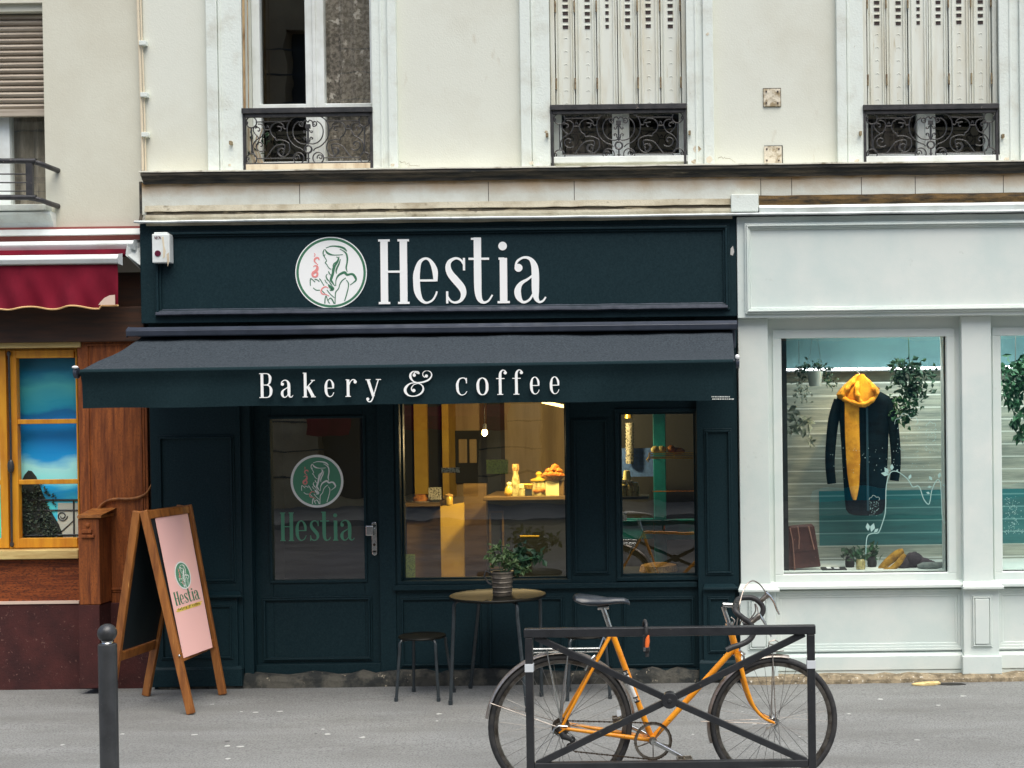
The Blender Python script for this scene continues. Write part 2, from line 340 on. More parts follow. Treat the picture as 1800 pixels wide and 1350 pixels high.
EM_LINES = [
[(575,325,4),(650,300,14),(720,298,18),(800,310,24),(860,335,26),(890,365,18),(905,382,4)],
[(795,345,4),(850,375,14),(895,420,22),(910,490,22),(905,560,20),(890,640,20),(905,705,6)],
[(560,345,6),(590,395,24),(640,425,22),(700,437,12),(780,437,9),(840,432,4)],
[(550,345,10),(532,385,16),(530,420,14),(540,455,6)],
[(560,425,7),(550,460,7),(580,515,9),(578,535,9),(560,555,7),(585,585,11),(600,615,9),(630,650,8),(655,662,5)],
[(740,465,5),(775,500,8),(740,540,9),(695,575,12),(680,620,6)],
[(780,465,10),(760,530,26),(715,600,30),(690,660,36),(680,720,32),(660,780,34),(645,830,30),(670,870,22),(705,925,5)],
[(800,505,6),(780,570,18),(745,640,22),(730,690,18),(735,730,6)],
[(610,690,4),(620,720,16),(645,755,4)],[(590,735,5),(570,770,14),(590,820,18),(620,850,10)],[(550,825,5),(565,860,12),(590,885,5)],[(620,850,6),(640,890,14),(665,915,5)],
[(600,895,8),(625,930,36),(660,955,46),(670,975,40),(640,990,20),(625,985,6)],
[(720,925,5),(725,840,12),(760,765,22),(820,725,30),(865,715,34),(905,750,30),(960,740,26),(1000,750,30),(1035,800,30),(1040,840,20),(1000,875,14),(950,912,4)],
[(880,800,12),(820,845,14),(785,900,12),(765,965,12),(720,1020,14),(710,1090,12),(705,1205,14)],
[(890,835,4),(920,880,14),(920,940,12),(890,1060,14),(855,1165,12)],
[(325,915,6),(318,880,10),(325,805,12),(360,825,9),(395,860,6)],[(388,820,14),(420,820,11),(465,850,7)],[(465,805,14),(490,840,11),(535,918,9)],[(365,950,7),(410,985,12),(470,988,9)],
[(500,995,6),(545,1040,10)],[(580,985,6),(630,1050,10),(695,1110,8)],[(565,1075,6),(550,1120,14),(545,1200,14)],[(570,1080,5),(590,1150,9),(620,1200,6)],[(595,1150,6),(630,1115,14),(665,1145,16),(690,1205,14)]]
EM_CORAL = [[(600,960,6),(560,935,16),(510,960,18),(485,1010,16),(510,1050,18),(560,1055,14),(615,1085,5)],
[(390,405,4),(402,430,9),(388,458,4)],[(465,515,14),(450,480,22),(410,485,26),(390,520,22),(410,555,14),(445,588,4)],
[(370,620,10),(400,600,14),(435,620,28),(425,670,40),(385,705,36),(352,740,24)]]
def emblem(parent, fr, R, bgm, ringm, linem, coralm, t, edge=None):
    base = MB().disc(0,0,R,fr,t,64).build('emblem', bgm, parent)
    ROOT[base.name] = ROOT[parent.name]
    if edge: MB().ring(0,0,R*.972,R*1.0,fr,t+.0008).build('emblem_edge', edge, base)
    MB().ring(0,0,R*(.91 if not edge else .905),R*(1.0 if not edge else .975),fr,t+.0006).build('emblem_ring', ringm, base)
    def dr(lines, nm, m, extra=False):
        mb = MB()
        for i, l in enumerate(lines):
            mb.ribbon([((x-650)/565*R, (715-y)/565*R, max(ww*1.2,13)/565*R) for x, y, ww in cat(l, 6)], fr, t+.0010+.00007*(i % 9))
        if extra: mb.ring((395-650)/565*R, (715-735)/565*R, 26/565*R, 56/565*R, fr, t+.0018, 24)
        return mb.build(nm, m, base)
    dr(EM_LINES, 'emblem_figure', linem); dr(EM_CORAL, 'emblem_flame', coralm, True)
    return base
# ================================================================== materials
ZL = WZ(900, 300)                                     # underside of the first-floor ledge
M = {}
M['plaster'] = mat('plaster', (214,217,205), r=.85, c2=(203,203,188), ns=1.3, lo=.45, hi=.75, bs=90, bd=.0016, c3=(190,184,164), ns3=9, lo3=.66, hi3=.82, st3=(1,1,.35))
M['plaster_left'] = mat('plaster_left', (208,208,192), r=.85, c2=(196,193,175), ns=1.6, lo=.4, hi=.75, bs=90, bd=.0016, c3=(180,170,146), ns3=7, lo3=.68, hi3=.85, st3=(1,1,.3))
M['trim'] = mat('trim', (218,226,219), r=.8, c2=(200,203,192), ns=5, lo=.5, hi=.72, bs=70, bd=.003, c3=(150,138,112), ns3=30, lo3=.70, hi3=.80)
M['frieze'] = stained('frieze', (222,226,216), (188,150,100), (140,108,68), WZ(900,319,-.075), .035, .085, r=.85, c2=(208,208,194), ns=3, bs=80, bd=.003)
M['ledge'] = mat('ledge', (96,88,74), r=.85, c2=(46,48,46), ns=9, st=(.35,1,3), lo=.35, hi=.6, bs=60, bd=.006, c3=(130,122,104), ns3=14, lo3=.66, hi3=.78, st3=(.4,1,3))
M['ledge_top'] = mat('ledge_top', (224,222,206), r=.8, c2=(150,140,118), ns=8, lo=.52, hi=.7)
M['lower_mould'] = mat('lower_mould', (176,166,140), r=.85, c2=(88,80,64), ns=7, st=(.5,1,5), lo=.45, hi=.62, bs=60, bd=.005, c3=(52,50,44), ns3=10, lo3=.62, hi3=.7, st3=(.5,1,5))
M['rusty_mould'] = mat('rusty_mould', (112,88,50), r=.85, c2=(54,46,32), ns=9, st=(.8,1,4), lo=.4, hi=.62, bs=60, bd=.006)
M['zinc'] = mat('zinc', (206,212,210), r=.45, c2=(150,156,156), ns=6, lo=.5, hi=.75)
M['white_pvc'] = mat('white_pvc', (226,232,230), r=.4, c2=(206,210,204), ns=3)
M['wood_frame_old'] = mat('wood_frame_old', (214,202,176), r=.7, c2=(150,120,86), ns=6, st=(1,1,.2), lo=.5, hi=.7)
M['shutter'] = mat('shutter', (216,220,210), r=.6, c2=(200,196,176), ns=4, st=(3,1,.5), lo=.45, hi=.75, c3=(168,154,116), ns3=12, st3=(4,1,.4), lo3=.62, hi3=.78)
M['slot'] = mat('slot', (70,58,56), r=.9)
M['hinge'] = mat('hinge', (150,136,104), r=.6, c2=(92,70,46), ns=30)
M['iron'] = mat('iron', (58,57,58), r=.42, c2=(40,42,44), ns=20, c3=(130,122,114), ns3=45, lo3=.66, hi3=.74, bs=120, bd=.002)
M['room_dark'] = mat('room_dark', (62,56,48), r=.95)
M['glass_up'] = glassmat('glass_up', 2.3, (.93,.93,.92))
M['glass_shop'] = glassmat('glass_shop', 2.1, (.95,.97,.96))
M['glass_bakery'] = glassmat('glass_bakery', 2.6, (.92,.94,.92))
M['blind'] = mat('blind', (176,166,150), r=.6, c2=(150,138,122), ns=5, st=(.4,1,8))
M['dark_paint'] = mat('dark_paint', (.0046,.0185,.0245), r=.5, lin=True, c2=(.0120,.0325,.0395), ns=95, nd=2, lo=.3, hi=.75, bs=180, bd=.0008, c3=(.022,.040,.046), ns3=16, lo3=.70, hi3=.82, spec=.18)
M['dark_paint_worn'] = mat('dark_paint_worn', (.0085,.0215,.028), r=.5, lin=True, c2=(.02,.032,.038), ns=14, lo=.5, hi=.7, c3=(.10,.10,.085), ns3=34, lo3=.66, hi3=.73, bs=60, bd=.004)
M['awning'] = mat('awning', (.017,.024,.031), r=.9, lin=True, c2=(.058,.072,.085), ns=85, nd=2, lo=.3, hi=.75, bs=250, bd=.0012, spec=.2)
M['valance'] = mat('valance', (.0050,.0170,.0215), r=.9, lin=True, c2=(.0105,.0270,.0320), ns=95, nd=2, lo=.3, hi=.75, bs=250, bd=.001, spec=.15)
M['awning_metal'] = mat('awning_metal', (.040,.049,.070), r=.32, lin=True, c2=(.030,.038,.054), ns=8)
M['chrome'] = mat('chrome', (205,207,206), r=.22, m=1, c2=(150,146,138), ns=30, lo=.5, hi=.8)
M['white_cap'] = mat('white_cap', (235,238,238), r=.4)
M['sign_white'] = mat('sign_white', (246,248,246), r=.45)
M['sign_green'] = mat('sign_green', (62,118,88), r=.5)
M['door_green'] = mat('door_green', (84,150,120), r=.5)
M['coral'] = mat('coral', (236,150,146), r=.5)
M['shop_white'] = mat('shop_white', (217,224,218), r=.55, c2=(205,217,212), ns=2, bs=120, bd=.0008, c3=(190,198,190), ns3=12, lo3=.68, hi3=.85)
M['stone_base'] = mat('stone_base', (156,142,116), r=.9, c2=(96,86,68), ns=16, lo=.4, hi=.65, bs=30, bd=.015, c3=(210,204,188), ns3=40, lo3=.63, hi3=.7)
M['stone_dark'] = mat('stone_dark', (86,84,76), r=.95, c2=(44,47,46), ns=9, lo=.4, hi=.58, bs=30, bd=.015, c3=(170,160,140), ns3=22, lo3=.66, hi3=.72)
M['brown_wood'] = mat('brown_wood', (158,90,46), r=.6, spec=.25, c2=(98,52,32), ns=11, st=(4,4,.35), lo=.36, hi=.68, bs=60, bd=.002, bst=(5,5,.4), c3=(104,60,36), ns3=90, st3=(1.5,1.5,.6), lo3=.5, hi3=.72)
M['brown_board'] = mat('brown_board', (150,78,38), r=.6, spec=.25, c2=(98,46,26), ns=9, st=(.35,4,6), c3=(78,44,30), ns3=90, st3=(.6,1.5,1.5), lo3=.46, hi3=.66, lo=.38, hi=.66, bs=60, bd=.002, bst=(.4,5,5))
M['brown_dark'] = mat('brown_dark', (70,42,24), r=.6, c2=(48,32,22), ns=5, st=(.5,4,5))
M['plinth_red'] = mat('plinth_red', (80,44,42), r=.85, spec=.25, c2=(60,36,36), ns=5, lo=.35, hi=.65, bs=70, bd=.004, c3=(124,92,84), ns3=45, lo3=.64, hi3=.74)
M['yellow_wood'] = mat('yellow_wood', (214,150,36), r=.45, c2=(186,116,28), ns=6, st=(3,3,.5), lo=.4, hi=.7)
M['sill_wood'] = mat('sill_wood', (206,182,120), r=.6, c2=(172,140,84), ns=5, st=(.5,3,4))
M['pale_strip'] = mat('pale_strip', (214,190,172), r=.6)
M['red_fabric'] = mat('red_fabric', (122,20,42), r=.85, c2=(94,12,32), ns=4, st=(1,1,.5), lo=.4, hi=.7, bs=250, bd=.001, spec=.2)
M['gold_trim'] = mat('gold_trim', (216,176,120), r=.6)
M['pavement'] = mat('pavement', (138,140,138), r=.92, c2=(112,112,109), ns=1.6, st=(.5,1.8,1), lo=.36, hi=.74, c3=(98,99,98), ns3=95, lo3=.46, hi3=.66, bs=75, bd=.008)
M['road'] = mat('road', (84,84,86), r=.9, c2=(66,66,68), ns=1.4, bs=90, bd=.006)
M['kerb'] = mat('kerb', (150,148,142), r=.85, c2=(120,118,112), ns=12, bs=60, bd=.004)
M['gum'] = mat('gum', (186,187,183), r=.8)
M['gum_dark'] = mat('gum_dark', (84,84,84), r=.8)
M['orange_paint'] = mat('orange_paint', (238,154,24), r=.38, c2=(214,126,16), ns=9, lo=.45, hi=.7, c3=(96,54,20), ns3=42, lo3=.67, hi3=.72, coat=.3)
M['rubber'] = mat('rubber', (40,41,43), r=.75, c2=(58,57,56), ns=18)
M['rim'] = mat('rim', (120,116,110), r=.35, m=.8, c2=(76,70,62), ns=20)
M['spoke'] = mat('spoke', (120,118,114), r=.35, m=.7)
M['guard'] = mat('guard', (176,168,160), r=.32, m=.75, c2=(128,116,106), ns=14, lo=.42, hi=.66, c3=(96,66,44), ns3=40, lo3=.66, hi3=.74)
M['black_tape'] = mat('black_tape', (34,36,38), r=.55, c2=(54,54,54), ns=30)
M['saddle_black'] = mat('saddle_black', (32,38,44), r=.28, c2=(48,54,60), ns=12)
M['steel_dirty'] = mat('steel_dirty', (150,144,134), r=.4, m=.8, c2=(72,62,52), ns=24, lo=.4, hi=.65)
M['chain'] = mat('chain', (70,58,46), r=.5, m=.6)
M['barrier'] = mat('barrier', (46,48,51), r=.33, c2=(38,40,43), ns=12, c3=(96,90,84), ns3=50, lo3=.68, hi3=.76, bs=80, bd=.001)
M['reflective'] = mat('reflective', (206,212,216), r=.3)
M['bollard'] = mat('bollard', (56,58,60), r=.36, c2=(46,48,50), ns=10, bs=60, bd=.0015, c3=(100,98,94), ns3=60, lo3=.7, hi3=.78)
M['board_wood'] = mat('board_wood', (158,100,46), r=.5, c2=(112,64,28), ns=8, st=(3,3,.4), lo=.4, hi=.66, c3=(196,140,76), ns3=30, st3=(3,3,.3), lo3=.64, hi3=.75)
M['board_black'] = mat('board_black', (.008,.016,.020), r=.6, lin=True)
M['pink'] = mat('pink', (252,200,193), r=.6)
M['gold'] = mat('gold', (214,176,52), r=.5, c2=(240,214,110), ns=14, lo=.4, hi=.6)
M['text_dark'] = mat('text_dark', (40,40,30), r=.6)
M['table_metal'] = mat('table_metal', (17,19,18), r=.4, c2=(27,26,20), ns=10, spec=.12)
M['leg_metal'] = mat('leg_metal', (50,58,62), r=.35, c2=(40,46,50), ns=20)
M['pot_zinc'] = mat('pot_zinc', (112,104,92), r=.5, m=.35, c2=(78,74,68), ns=20, bs=40, bd=.002, bst=(.3,.3,3))
M['leaf_light'] = mat('leaf_light', (84,108,64), r=.55, c2=(58,84,48), ns=30)
M['leaf_dark'] = mat('leaf_dark', (36,64,48), r=.55, c2=(50,86,54), ns=30)
M['leaf_mid'] = mat('leaf_mid', (44,98,56), r=.55, c2=(30,72,52), ns=25)
M['leaf_grey'] = mat('leaf_grey', (186,194,178), r=.6, c2=(130,146,126), ns=25)
M['soil'] = mat('soil', (50,42,34), r=.9)
M['leaf_black'] = mat('leaf_black', (30,30,30), r=.5)
M['leaf_yellow'] = mat('leaf_yellow', (222,200,142), r=.7, c2=(196,170,110), ns=30)
# ================================================================== ground, road
def struct(name, mb, m, **k): return tag(mb.build(name, m, **k), kind='structure')
struct('ground', MB().add([(-200,-200,-.6),(200,-200,-.6),(200,200,-.6),(-200,200,-.6)], [(0,1,2,3)]), M['road'])
mb = MB(); yk = -4.0
mb.add([(-14,.5,.004),(14,.5,.004),(14,0,0),(-14,0,0),(14,yk,gz(yk)),(-14,yk,gz(yk)),(14,yk,-.5),(-14,yk,-.5)], [(3,2,1,0),(5,4,2,3),(7,6,4,5)])
struct('pavement', mb, M['pavement'])
struct('kerb', MB().box(-14,14,yk-.16,yk-.003,-.5,gz(yk)+.004), M['kerb'], bevel=.012)
struct('road', MB().box(-14,14,-15.2,yk-.16,-.55,gz(yk)-.12), M['road'])
struct('opposite_pavement', MB().box(-14,14,-19.2,-15.2,-.55,-.08), M['pavement'])
# chewing-gum spots trodden into the asphalt
rnd = random.Random(4); mb = MB(); mb2 = MB()
for i in range(64):
    x = rnd.uniform(-5,3); y = rnd.uniform(-3.6,-.4); r = rnd.uniform(.006,.017)
    fr = (Vector((x,y,gz(y)+.0005)), Vector((1,0,0)), Vector((0,1,SLOPE)), Vector((0,0,1)))
    t = mb if rnd.random() < .88 else mb2
    t.prism([(r*math.cos(a*PI/4)*rnd.uniform(.6,1.8), r*math.sin(a*PI/4)*rnd.uniform(.6,1.3)) for a in range(8)], fr, 0, .0012)
tag(mb.build('gum_spots', M['gum']), 'pale chewing gum spots trodden into the grey asphalt pavement', 'gum spots', kind='stuff')
tag(mb2.build('dark_spots', M['gum_dark']), 'dark grease spots scattered over the grey asphalt pavement', 'grease spots', kind='stuff')

# ================================================================== the buildings across the street (seen as reflections)
YO = -19.2; MIR = .13; YV = 2*MIR - YO
def OW(px, py): p = W(px, py, YV); return p.x, p.z
ob = thing('opposite_building', 'dim stone building across the street mirrored in the bakery glass', 'building', (0,YO,0))
M['opp_stone'] = mat('opp_stone', (198,178,142), r=.9, c2=(168,150,120), ns=1, bs=20, bd=.01)
M['opp_dark'] = mat('opp_dark', (60,66,68), r=.5)
M['teal'] = mat('teal', (20,196,206), r=.4)
mb = MB(); holes = []
for i in range(-5, 6):
    for k in range(2): holes.append((i*2.5-.55, i*2.5+.55, 4.6+k*3.0, 6.7+k*3.0))
holes.append((-7.45,-4.2,.1,3.0)); holes.append((-2.9,2.6,.5,3.1)); holes.append((4.0,9.0,.3,3.0))
wallholes(mb, -14, 14, YO-.4, YO, -.1, 12.5, holes); mb.build('wall', M['opp_stone'], ob)
mb = MB()
for i in range(17): mb.box(-14,14,YO-.002,YO+.012,.55*i+.5,.55*i+.53)
mb.build('stone_joint', M['opp_dark'], ob)
MB().box(-14,14,YO-.5,YO-.42,-.1,12.5).build('dark_interior', M['opp_dark'], ob)
mb = MB()
for px0,py0,px1,py1 in ((1425,858,1860,952),(1000,905,1080,950)):
    a = OW(px0,py0); b = OW(px1,py1); MB().box(a[0],b[0],YO+.01,YO+.10,b[1],a[1]).build('teal_shopfront', M['teal'], ob)
M['teal_dull'] = mat('teal_dull', (40,104,110), r=.5, c2=(28,72,80), ns=2, st=(1,1,4))
a = OW(1290,600); b = OW(2100,1000); MB().box(a[0],b[0],YO-.01,YO+.02,b[1],a[1]).build('teal_panelling', M['teal_dull'], ob)
a = OW(1232,600); b = OW(1292,1000); MB().box(a[0],b[0],YO-.01,YO+.03,b[1],a[1]).build('dark_pier', M['opp_dark'], ob)
a = OW(1075,690); b = OW(1232,1000); MB().box(a[0],b[0],YO-.01,YO+.025,b[1],a[1]).build('added_dark_panel', M['opp_dark'], ob)  # added dark panel, keeps pale stone out of the narrow window's reflection
mb = MB()
for px0,py0,px1,py1 in ((560,736,640,764),(690,734,900,756)):
    a = OW(px0,py0); b = OW(px1,py1)
    x0,x1 = a[0],b[0]; z1,z0 = a[1],b[1]
    mb.add([(x0,YO+.05,z1+.25),(x1,YO+.05,z1+.25),(x1,YO+.9,z1),(x0,YO+.9,z1),(x1,YO+.92,z0),(x0,YO+.92,z0)], [(0,3,2,1),(3,5,4,2)])
mb.build('red_awning', M['red_fabric'], ob)

# ================================================================== cream building over the bakery
YU = .03                                              # plaster face of the first floor
cb = thing('cream_building', 'cream plastered old building whose first floor stands over the black bakery shopfront', 'building', (WX(780,300),0,3.2))
XL, XR = WX(250,150), 6.2
ZT = 6.0; ZF = WZ(900,372)                           # frieze bottom
# window openings measured on the plaster
def opening(pxl, pxr, pyb): return (WX(pxl,150,YU), WX(pxr,150,YU), WZ((pxl+pxr)/2,pyb,YU), 5.55)
OPN = [opening(428,655,297), opening(967,1207,284), opening(1517,1755,283)]
mb = MB(); wallholes(mb, XL, XR, YU, .45, ZL-.02, ZT, OPN); mb.build('wall', M['plaster'], cb)
# raised surrounds round each window
mb = MB()
for (a,b,z0,z1), (l0,l1,l2), (r0,r1,r2) in zip(OPN, ((367,386,428),(916,934,967),(1470,1487,1515)), ((655,684,699),(1209,1236,1254),(1755,1790,1810))):
    X = lambda p: WX(p,150,YU)
    zb = ZL+.02
    mb.box(X(l0),X(l1),YU-.045,YU+.02,zb,ZT); mb.box(X(l1),a,YU-.025,YU+.02,zb,ZT)
    mb.box(X(l1)+.004,X(l1)+.02,YU-.034,YU-.02,zb,ZT)
    mb.box(b,X(r1),YU-.025,YU+.02,zb,ZT); mb.box(X(r1),X(r2),YU-.045,YU+.02,zb,ZT)
    mb.box((b+X(r1))/2,(b+X(r1))/2+.016,YU-.032,YU-.02,zb,ZT)
    mb.box(X(l0),X(r2),YU-.045,YU+.02,z1+.02,z1+.25)
mb.build('window_surround', M['trim'], cb, bevel=.004)
# ledge: a small stepped cornice, a frieze, a second dirty moulding, and the zinc flashing
XC0 = WX(249,303,-.12)
mb = MB(); zt = WZ(900,296,-.14); zb = WZ(900,315,-.1); h = zt-zb
prof = [(YU+.1,zt),(-.142,zt),(-.142,zt-h*.25),(-.128,zt-h*.32),(-.120,zt-h*.55),(-.102,zt-h*.7),(-.098,zt-h),(YU+.1,zt-h)]
def sweepx(mb, prof, x0, x1, seg=1):
    n = len(prof); o = len(mb.v); rr = random.Random(int(abs(x0*100)))
    for i in range(seg+1):
        x = x0+(x1-x0)*i/seg; dz = rr.uniform(-.0022,.0022)
        for y, z in prof: mb.v.append(Vector((x,y+dz*.6,z+dz)))
    for i in range(seg):
        for j in range(n):
            j2 = (j+1)%n; mb.f.append([o+i*n+j, o+(i+1)*n+j, o+(i+1)*n+j2, o+i*n+j2])
    mb.f.append([o+j for j in range(n)][::-1]); mb.f.append([o+seg*n+j for j in range(n)]); return mb
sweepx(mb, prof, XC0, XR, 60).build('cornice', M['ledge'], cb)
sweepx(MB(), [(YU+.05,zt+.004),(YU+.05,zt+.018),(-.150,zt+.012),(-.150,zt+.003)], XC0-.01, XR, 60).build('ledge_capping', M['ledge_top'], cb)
XB = WX(255,340,-.02)
zf1 = zt-h; zf0 = WZ(780,357,-.02)
MB().box(XB,XR,-.075,.45,zf0-.06,zf1+.01).build('frieze', M['frieze'], cb)
mb = MB()                                              # fine open joints between the frieze stones
for px in (530,860,1010,1336,1390,1512,1606,1760):
    x = WX(px,335,-.02); MB().box(x,x+.004,-.0765,-.073,zf0,zf1-.012).build('stone_joint', M['ledge'], cb)
M['mould_pale'] = mat('mould_pale', (196,190,168), r=.85, c2=(160,150,126), ns=5, lo=.45, hi=.7, bs=60, bd=.005, c3=(96,86,66), ns3=9, lo3=.62, hi3=.74)
M['mould_soot'] = mat('mould_soot', (74,68,56), r=.9, c2=(150,140,116), ns=14, st=(.5,1,2), lo=.5, hi=.64, bs=60, bd=.006)
z0 = WZ(780,384,-.06); z1 = WZ(780,357,-.03); xr_ = WX(1286,357)
lm = sweepx(MB(), [(.2,z1),(-.078,z1),(-.085,z1-.02),(-.092,z1-.038),(-.092,z1-.042),(.2,z1-.042)], XB+.02, xr_, 40).build('lower_moulding', M['mould_pale'], cb)
sweepx(MB(), [(.2,z1-.0425),(-.080,z1-.0425),(-.088,z1-.066),(.2,z1-.066)], XB+.03, xr_, 40).build('sooty_groove', M['mould_soot'], lm)
sweepx(MB(), [(.2,z1-.0665),(-.108,z1-.0665),(-.110,z1-.085),(-.092,z0-.03),(.2,z0-.03)], XB+.03, xr_, 40).build('lower_fillet', M['mould_pale'], lm)
# pale block between the two shops, and the rusty moulding to its right
MB().pbox(1285,341,1333,372,-.13,.2).build('corner_block', M['trim'], cb, bevel=.006)
z1r = WZ(1560,343,-.03); z0r = WZ(1560,360,-.03)
sweepx(MB(), [(.2,z1r),(-.080,z1r),(-.088,(z1r+z0r)/2),(-.080,z0r),(.2,z0r)], WX(1333,350), XR, 40).build('rusty_moulding', M['rusty_mould'], cb)
sweepx(MB(), [(.2,z0r-.004),(-.105,z0r-.004),(-.115,z0r-.022),(-.10,z0r-.05),(-.10,z0r-.068),(.2,z0r-.068)], WX(1333,364), XR, 20).build('pale_moulding', M['white_pvc'], cb)
# side return at the left end of the frieze (dark gap to the neighbour)
mb = MB().tube([(XB-.012,-.06,zf1+.02),(XB-.012,-.06,zf1-.2),(XB-.02,-.06,zf0-.1)], .012, 8).build('drip_pipe', M['ledge'], cb)
# cable conduit hugging the joint with the neighbouring house
pts = [Vector((WX(p,q,YU-.02),YU-.02,WZ(p,q,YU-.02))) for p,q in ((241,-300),(242,0),(244,60),(246,110),(248,170),(250,240),(251,300))]
cn = MB().tube(pts, .009, 8).tube([p+Vector((.018,.004,0)) for p in pts], .006, 8).build('cable_conduit', M['wood_frame_old'], cb, smooth=True)
for q in (76,167,237): MB().pbox(242+q*.025,q-5,254+q*.025,q+3,YU-.045,YU).build('conduit_clip', M['trim'], cn, bevel=.003)
# two old plaster fixing plates with screws
M['old_plate'] = mat('old_plate', (214,206,186), r=.8, c2=(150,134,104), ns=18, lo=.48, hi=.62, bs=40, bd=.006)
for px0,py0,px1,py1 in ((1342,156,1372,187),(1343,257,1374,288)):
    pl = MB().pbox(px0,py0,px1,py1,YU-.012,YU+.01).build('wall_plate', M['old_plate'], cb, bevel=.004)
    mb = MB(); frame_rect(mb, WX(px0-.8,170,YU), WX(px1+.8,170,YU), WZ(1357,py1+1,YU), WZ(1357,py0-1,YU), .005, YU-.004, YU+.005); mb.build('plate_edge', M['ledge'], pl)
    mb = MB()
    for sx in (px0+5,px1-5):
        for sy in (py0+5,py1-6): p = W(sx,sy,YU-.013); MB().disc(0,0,.006,(p,Vector((1,0,0)),Vector((0,0,1)),Vector((0,-1,0))),.003,10).build('plate_screw', M['slot'], pl)
# rusty stubs of the old shutter catches beside the windows
mb = MB()
for px,py in ((407,252),(962,238),(1212,234),(1512,235),(1762,240)):
    p = W(px,py,YU-.03); MB().box(p.x-.008,p.x+.008,YU-.06,YU,p.z-.012,p.z+.012).build('shutter_catch', M['hinge'], cb)
# streaks of rust and grime beside the left window
M['grime'] = mat('grime', (176,150,110), r=.85, c2=(120,92,60), ns=12, st=(1,1,.3))
mb = MB()
for i,(px,w_) in enumerate(((427,.016),(434,.006))):
    a = W(px,-60,YU-.026); b = W(px+3,190,YU-.026); mb.beam(a,b,w_,.004,Vector((0,1,0)))
mb.build('grime_streak', M['grime'], cb)

# hairline cracks and flaked patches in the old plaster
rr = random.Random(17); mb = MB(); fw_ = lambda y: (Vector((0,y,0)),Vector((1,0,0)),Vector((0,0,1)),Vector((0,-1,0)))
for (x0c,y0c,x1c,y1c) in ((1262,276,1296,283),(700,285,740,290),(1225,255,1240,292)):
    n_ = 9; pts_ = []
    for i in range(n_+1):
        t = i/n_; q = W(x0c+(x1c-x0c)*t+rr.uniform(-3,3), y0c+(y1c-y0c)*t+rr.uniform(-3,3), YU); pts_.append((q.x,q.z,.0026*(1-t*.6)))
    MB().ribbon(pts_, fw_(YU), .0008).build('plaster_crack', M['hinge'], cb)
mb = MB()
for (xc,yc_,s_,yy) in ((1224,262,.03,YU-.025),(1246,280,.028,YU-.045),(1220,284,.022,YU-.025),(934,286,.016,YU-.045),(690,290,.014,YU-.045),(1506,284,.020,YU-.025),(1486,288,.014,YU-.045),(1770,280,.026,YU-.025),(404,290,.012,YU-.025),(960,232,.012,YU-.025),(1244,60,.012,YU-.045)):
    q = W(xc,yc_,yy); MB().prism([(q.x+s_*rr.uniform(.5,1.2)*math.cos(2*PI*k/9), q.z+s_*rr.uniform(.4,1.1)*math.sin(2*PI*k/9)) for k in range(9)], fw_(yy), -.001, .0015).build('flaked_patch', M['old_plate'], cb)
# ---- windows of the first floor
def casement(op, mull, stile, ys, pane_name='pane', low=None):
    a,b,z0,z1 = op; W0 = .055
    fr = MB(); frame_rect(fr, a+.002, b-.002, z0+.03, z1, W0, ys, ys+.07)
    xm0, xm1 = mull; fr.box(xm0,xm1,ys-.012,ys+.06,z0+.05,z1-.02); fr.box((xm0+xm1)/2-.012,(xm0+xm1)/2+.012,ys-.024,ys,z0+.05,z1-.02)
    if low is not None: fr.box(a+.05,b-.05,ys-.004,ys+.055,low-.022,low+.022)
    wd = fr.build('window', M['white_pvc'], cb, bevel=.005)
    p = MB().box(a+.05,b-.05,ys+.028,ys+.034,z0+.07,z1-.04).build(pane_name, M['glass_up'], wd)
    return wd
YW = YU+.19
w1 = casement(OPN[0], (WX(537,100,YW),WX(570,100,YW)), .05, YW, low=WZ(545,188,YW))
w2 = casement(OPN[1], (WX(1076,230,YW),WX(1106,230,YW)), .05, YW)
w3 = casement(OPN[2], (WX(1612,230,YW),WX(1644,230,YW)), .05, YW)
for op, wd, m in zip(OPN, (w1,w2,w3), ('wood_frame_old','white_pvc','white_pvc')):
    a,b,z0,z1 = op
    MB().box(a+.001,b-.001,YU-.03,YW+.02,z0-.01,z0+.032).build('sill', M[m], wd, bevel=.004)
for a,b,z0,z1 in OPN:                                  # dark rooms behind
    MB().box(a-.4,b+.4,1.9,1.95,z0-.6,z1+.3).box(a-.45,a-.4,.46,1.9,z0-.6,z1+.3).box(b+.4,b+.45,.46,1.9,z0-.6,z1+.3).box(a-.4,b+.4,.46,1.9,z1+.3,z1+.34).box(a-.4,b+.4,.46,1.9,z0-.64,z0-.6).build('room', M['room_dark'], cb)
# lace curtain behind the right half of the first window
def lace(name):
    Mx = mat(name, (158,151,140), r=.9, c2=(104,99,91), ns=42, lo=.42, hi=.58, c3=(214,208,198), ns3=12, lo3=.60, hi3=.66)
    return Mx
M['lace'] = lace('lace')
def curtain(x0, x1, y, z0, z1, folds, amp, seed=1):
    mb = MB(); n = folds*8; rr = random.Random(seed); ph = [rr.uniform(.6,1.4) for _ in range(folds+1)]
    for i in range(n+1):
        t = i/n; yy = y+amp*math.sin(2*PI*folds*t)*ph[int(t*folds)]
        mb.v += [Vector((x0+(x1-x0)*t,yy,z0)), Vector((x0+(x1-x0)*t,yy,z1)), Vector((x0+(x1-x0)*t,yy+.004,z0)), Vector((x0+(x1-x0)*t,yy+.004,z1))]
    for i in range(n):
        a = i*4; b = a+4; mb.f += [[a,b,b+1,a+1],[a+2,a+3,b+3,b+2],[a,a+2,b+2,b],[a+1,b+1,b+3,a+3]]
    return mb
a,b,z0,z1 = OPN[0]
c_ = curtain(WX(566,100,YW+.05), b-.058, YW+.05, z0+.09, z1-.06, 4, .010).build('lace_curtain', M['lace'], origin=(WX(610,100,YW+.1),YW+.1,z0+.06), smooth=True)
tag(c_, 'patterned grey lace curtain behind the right half of the unshuttered upstairs window', 'curtain')
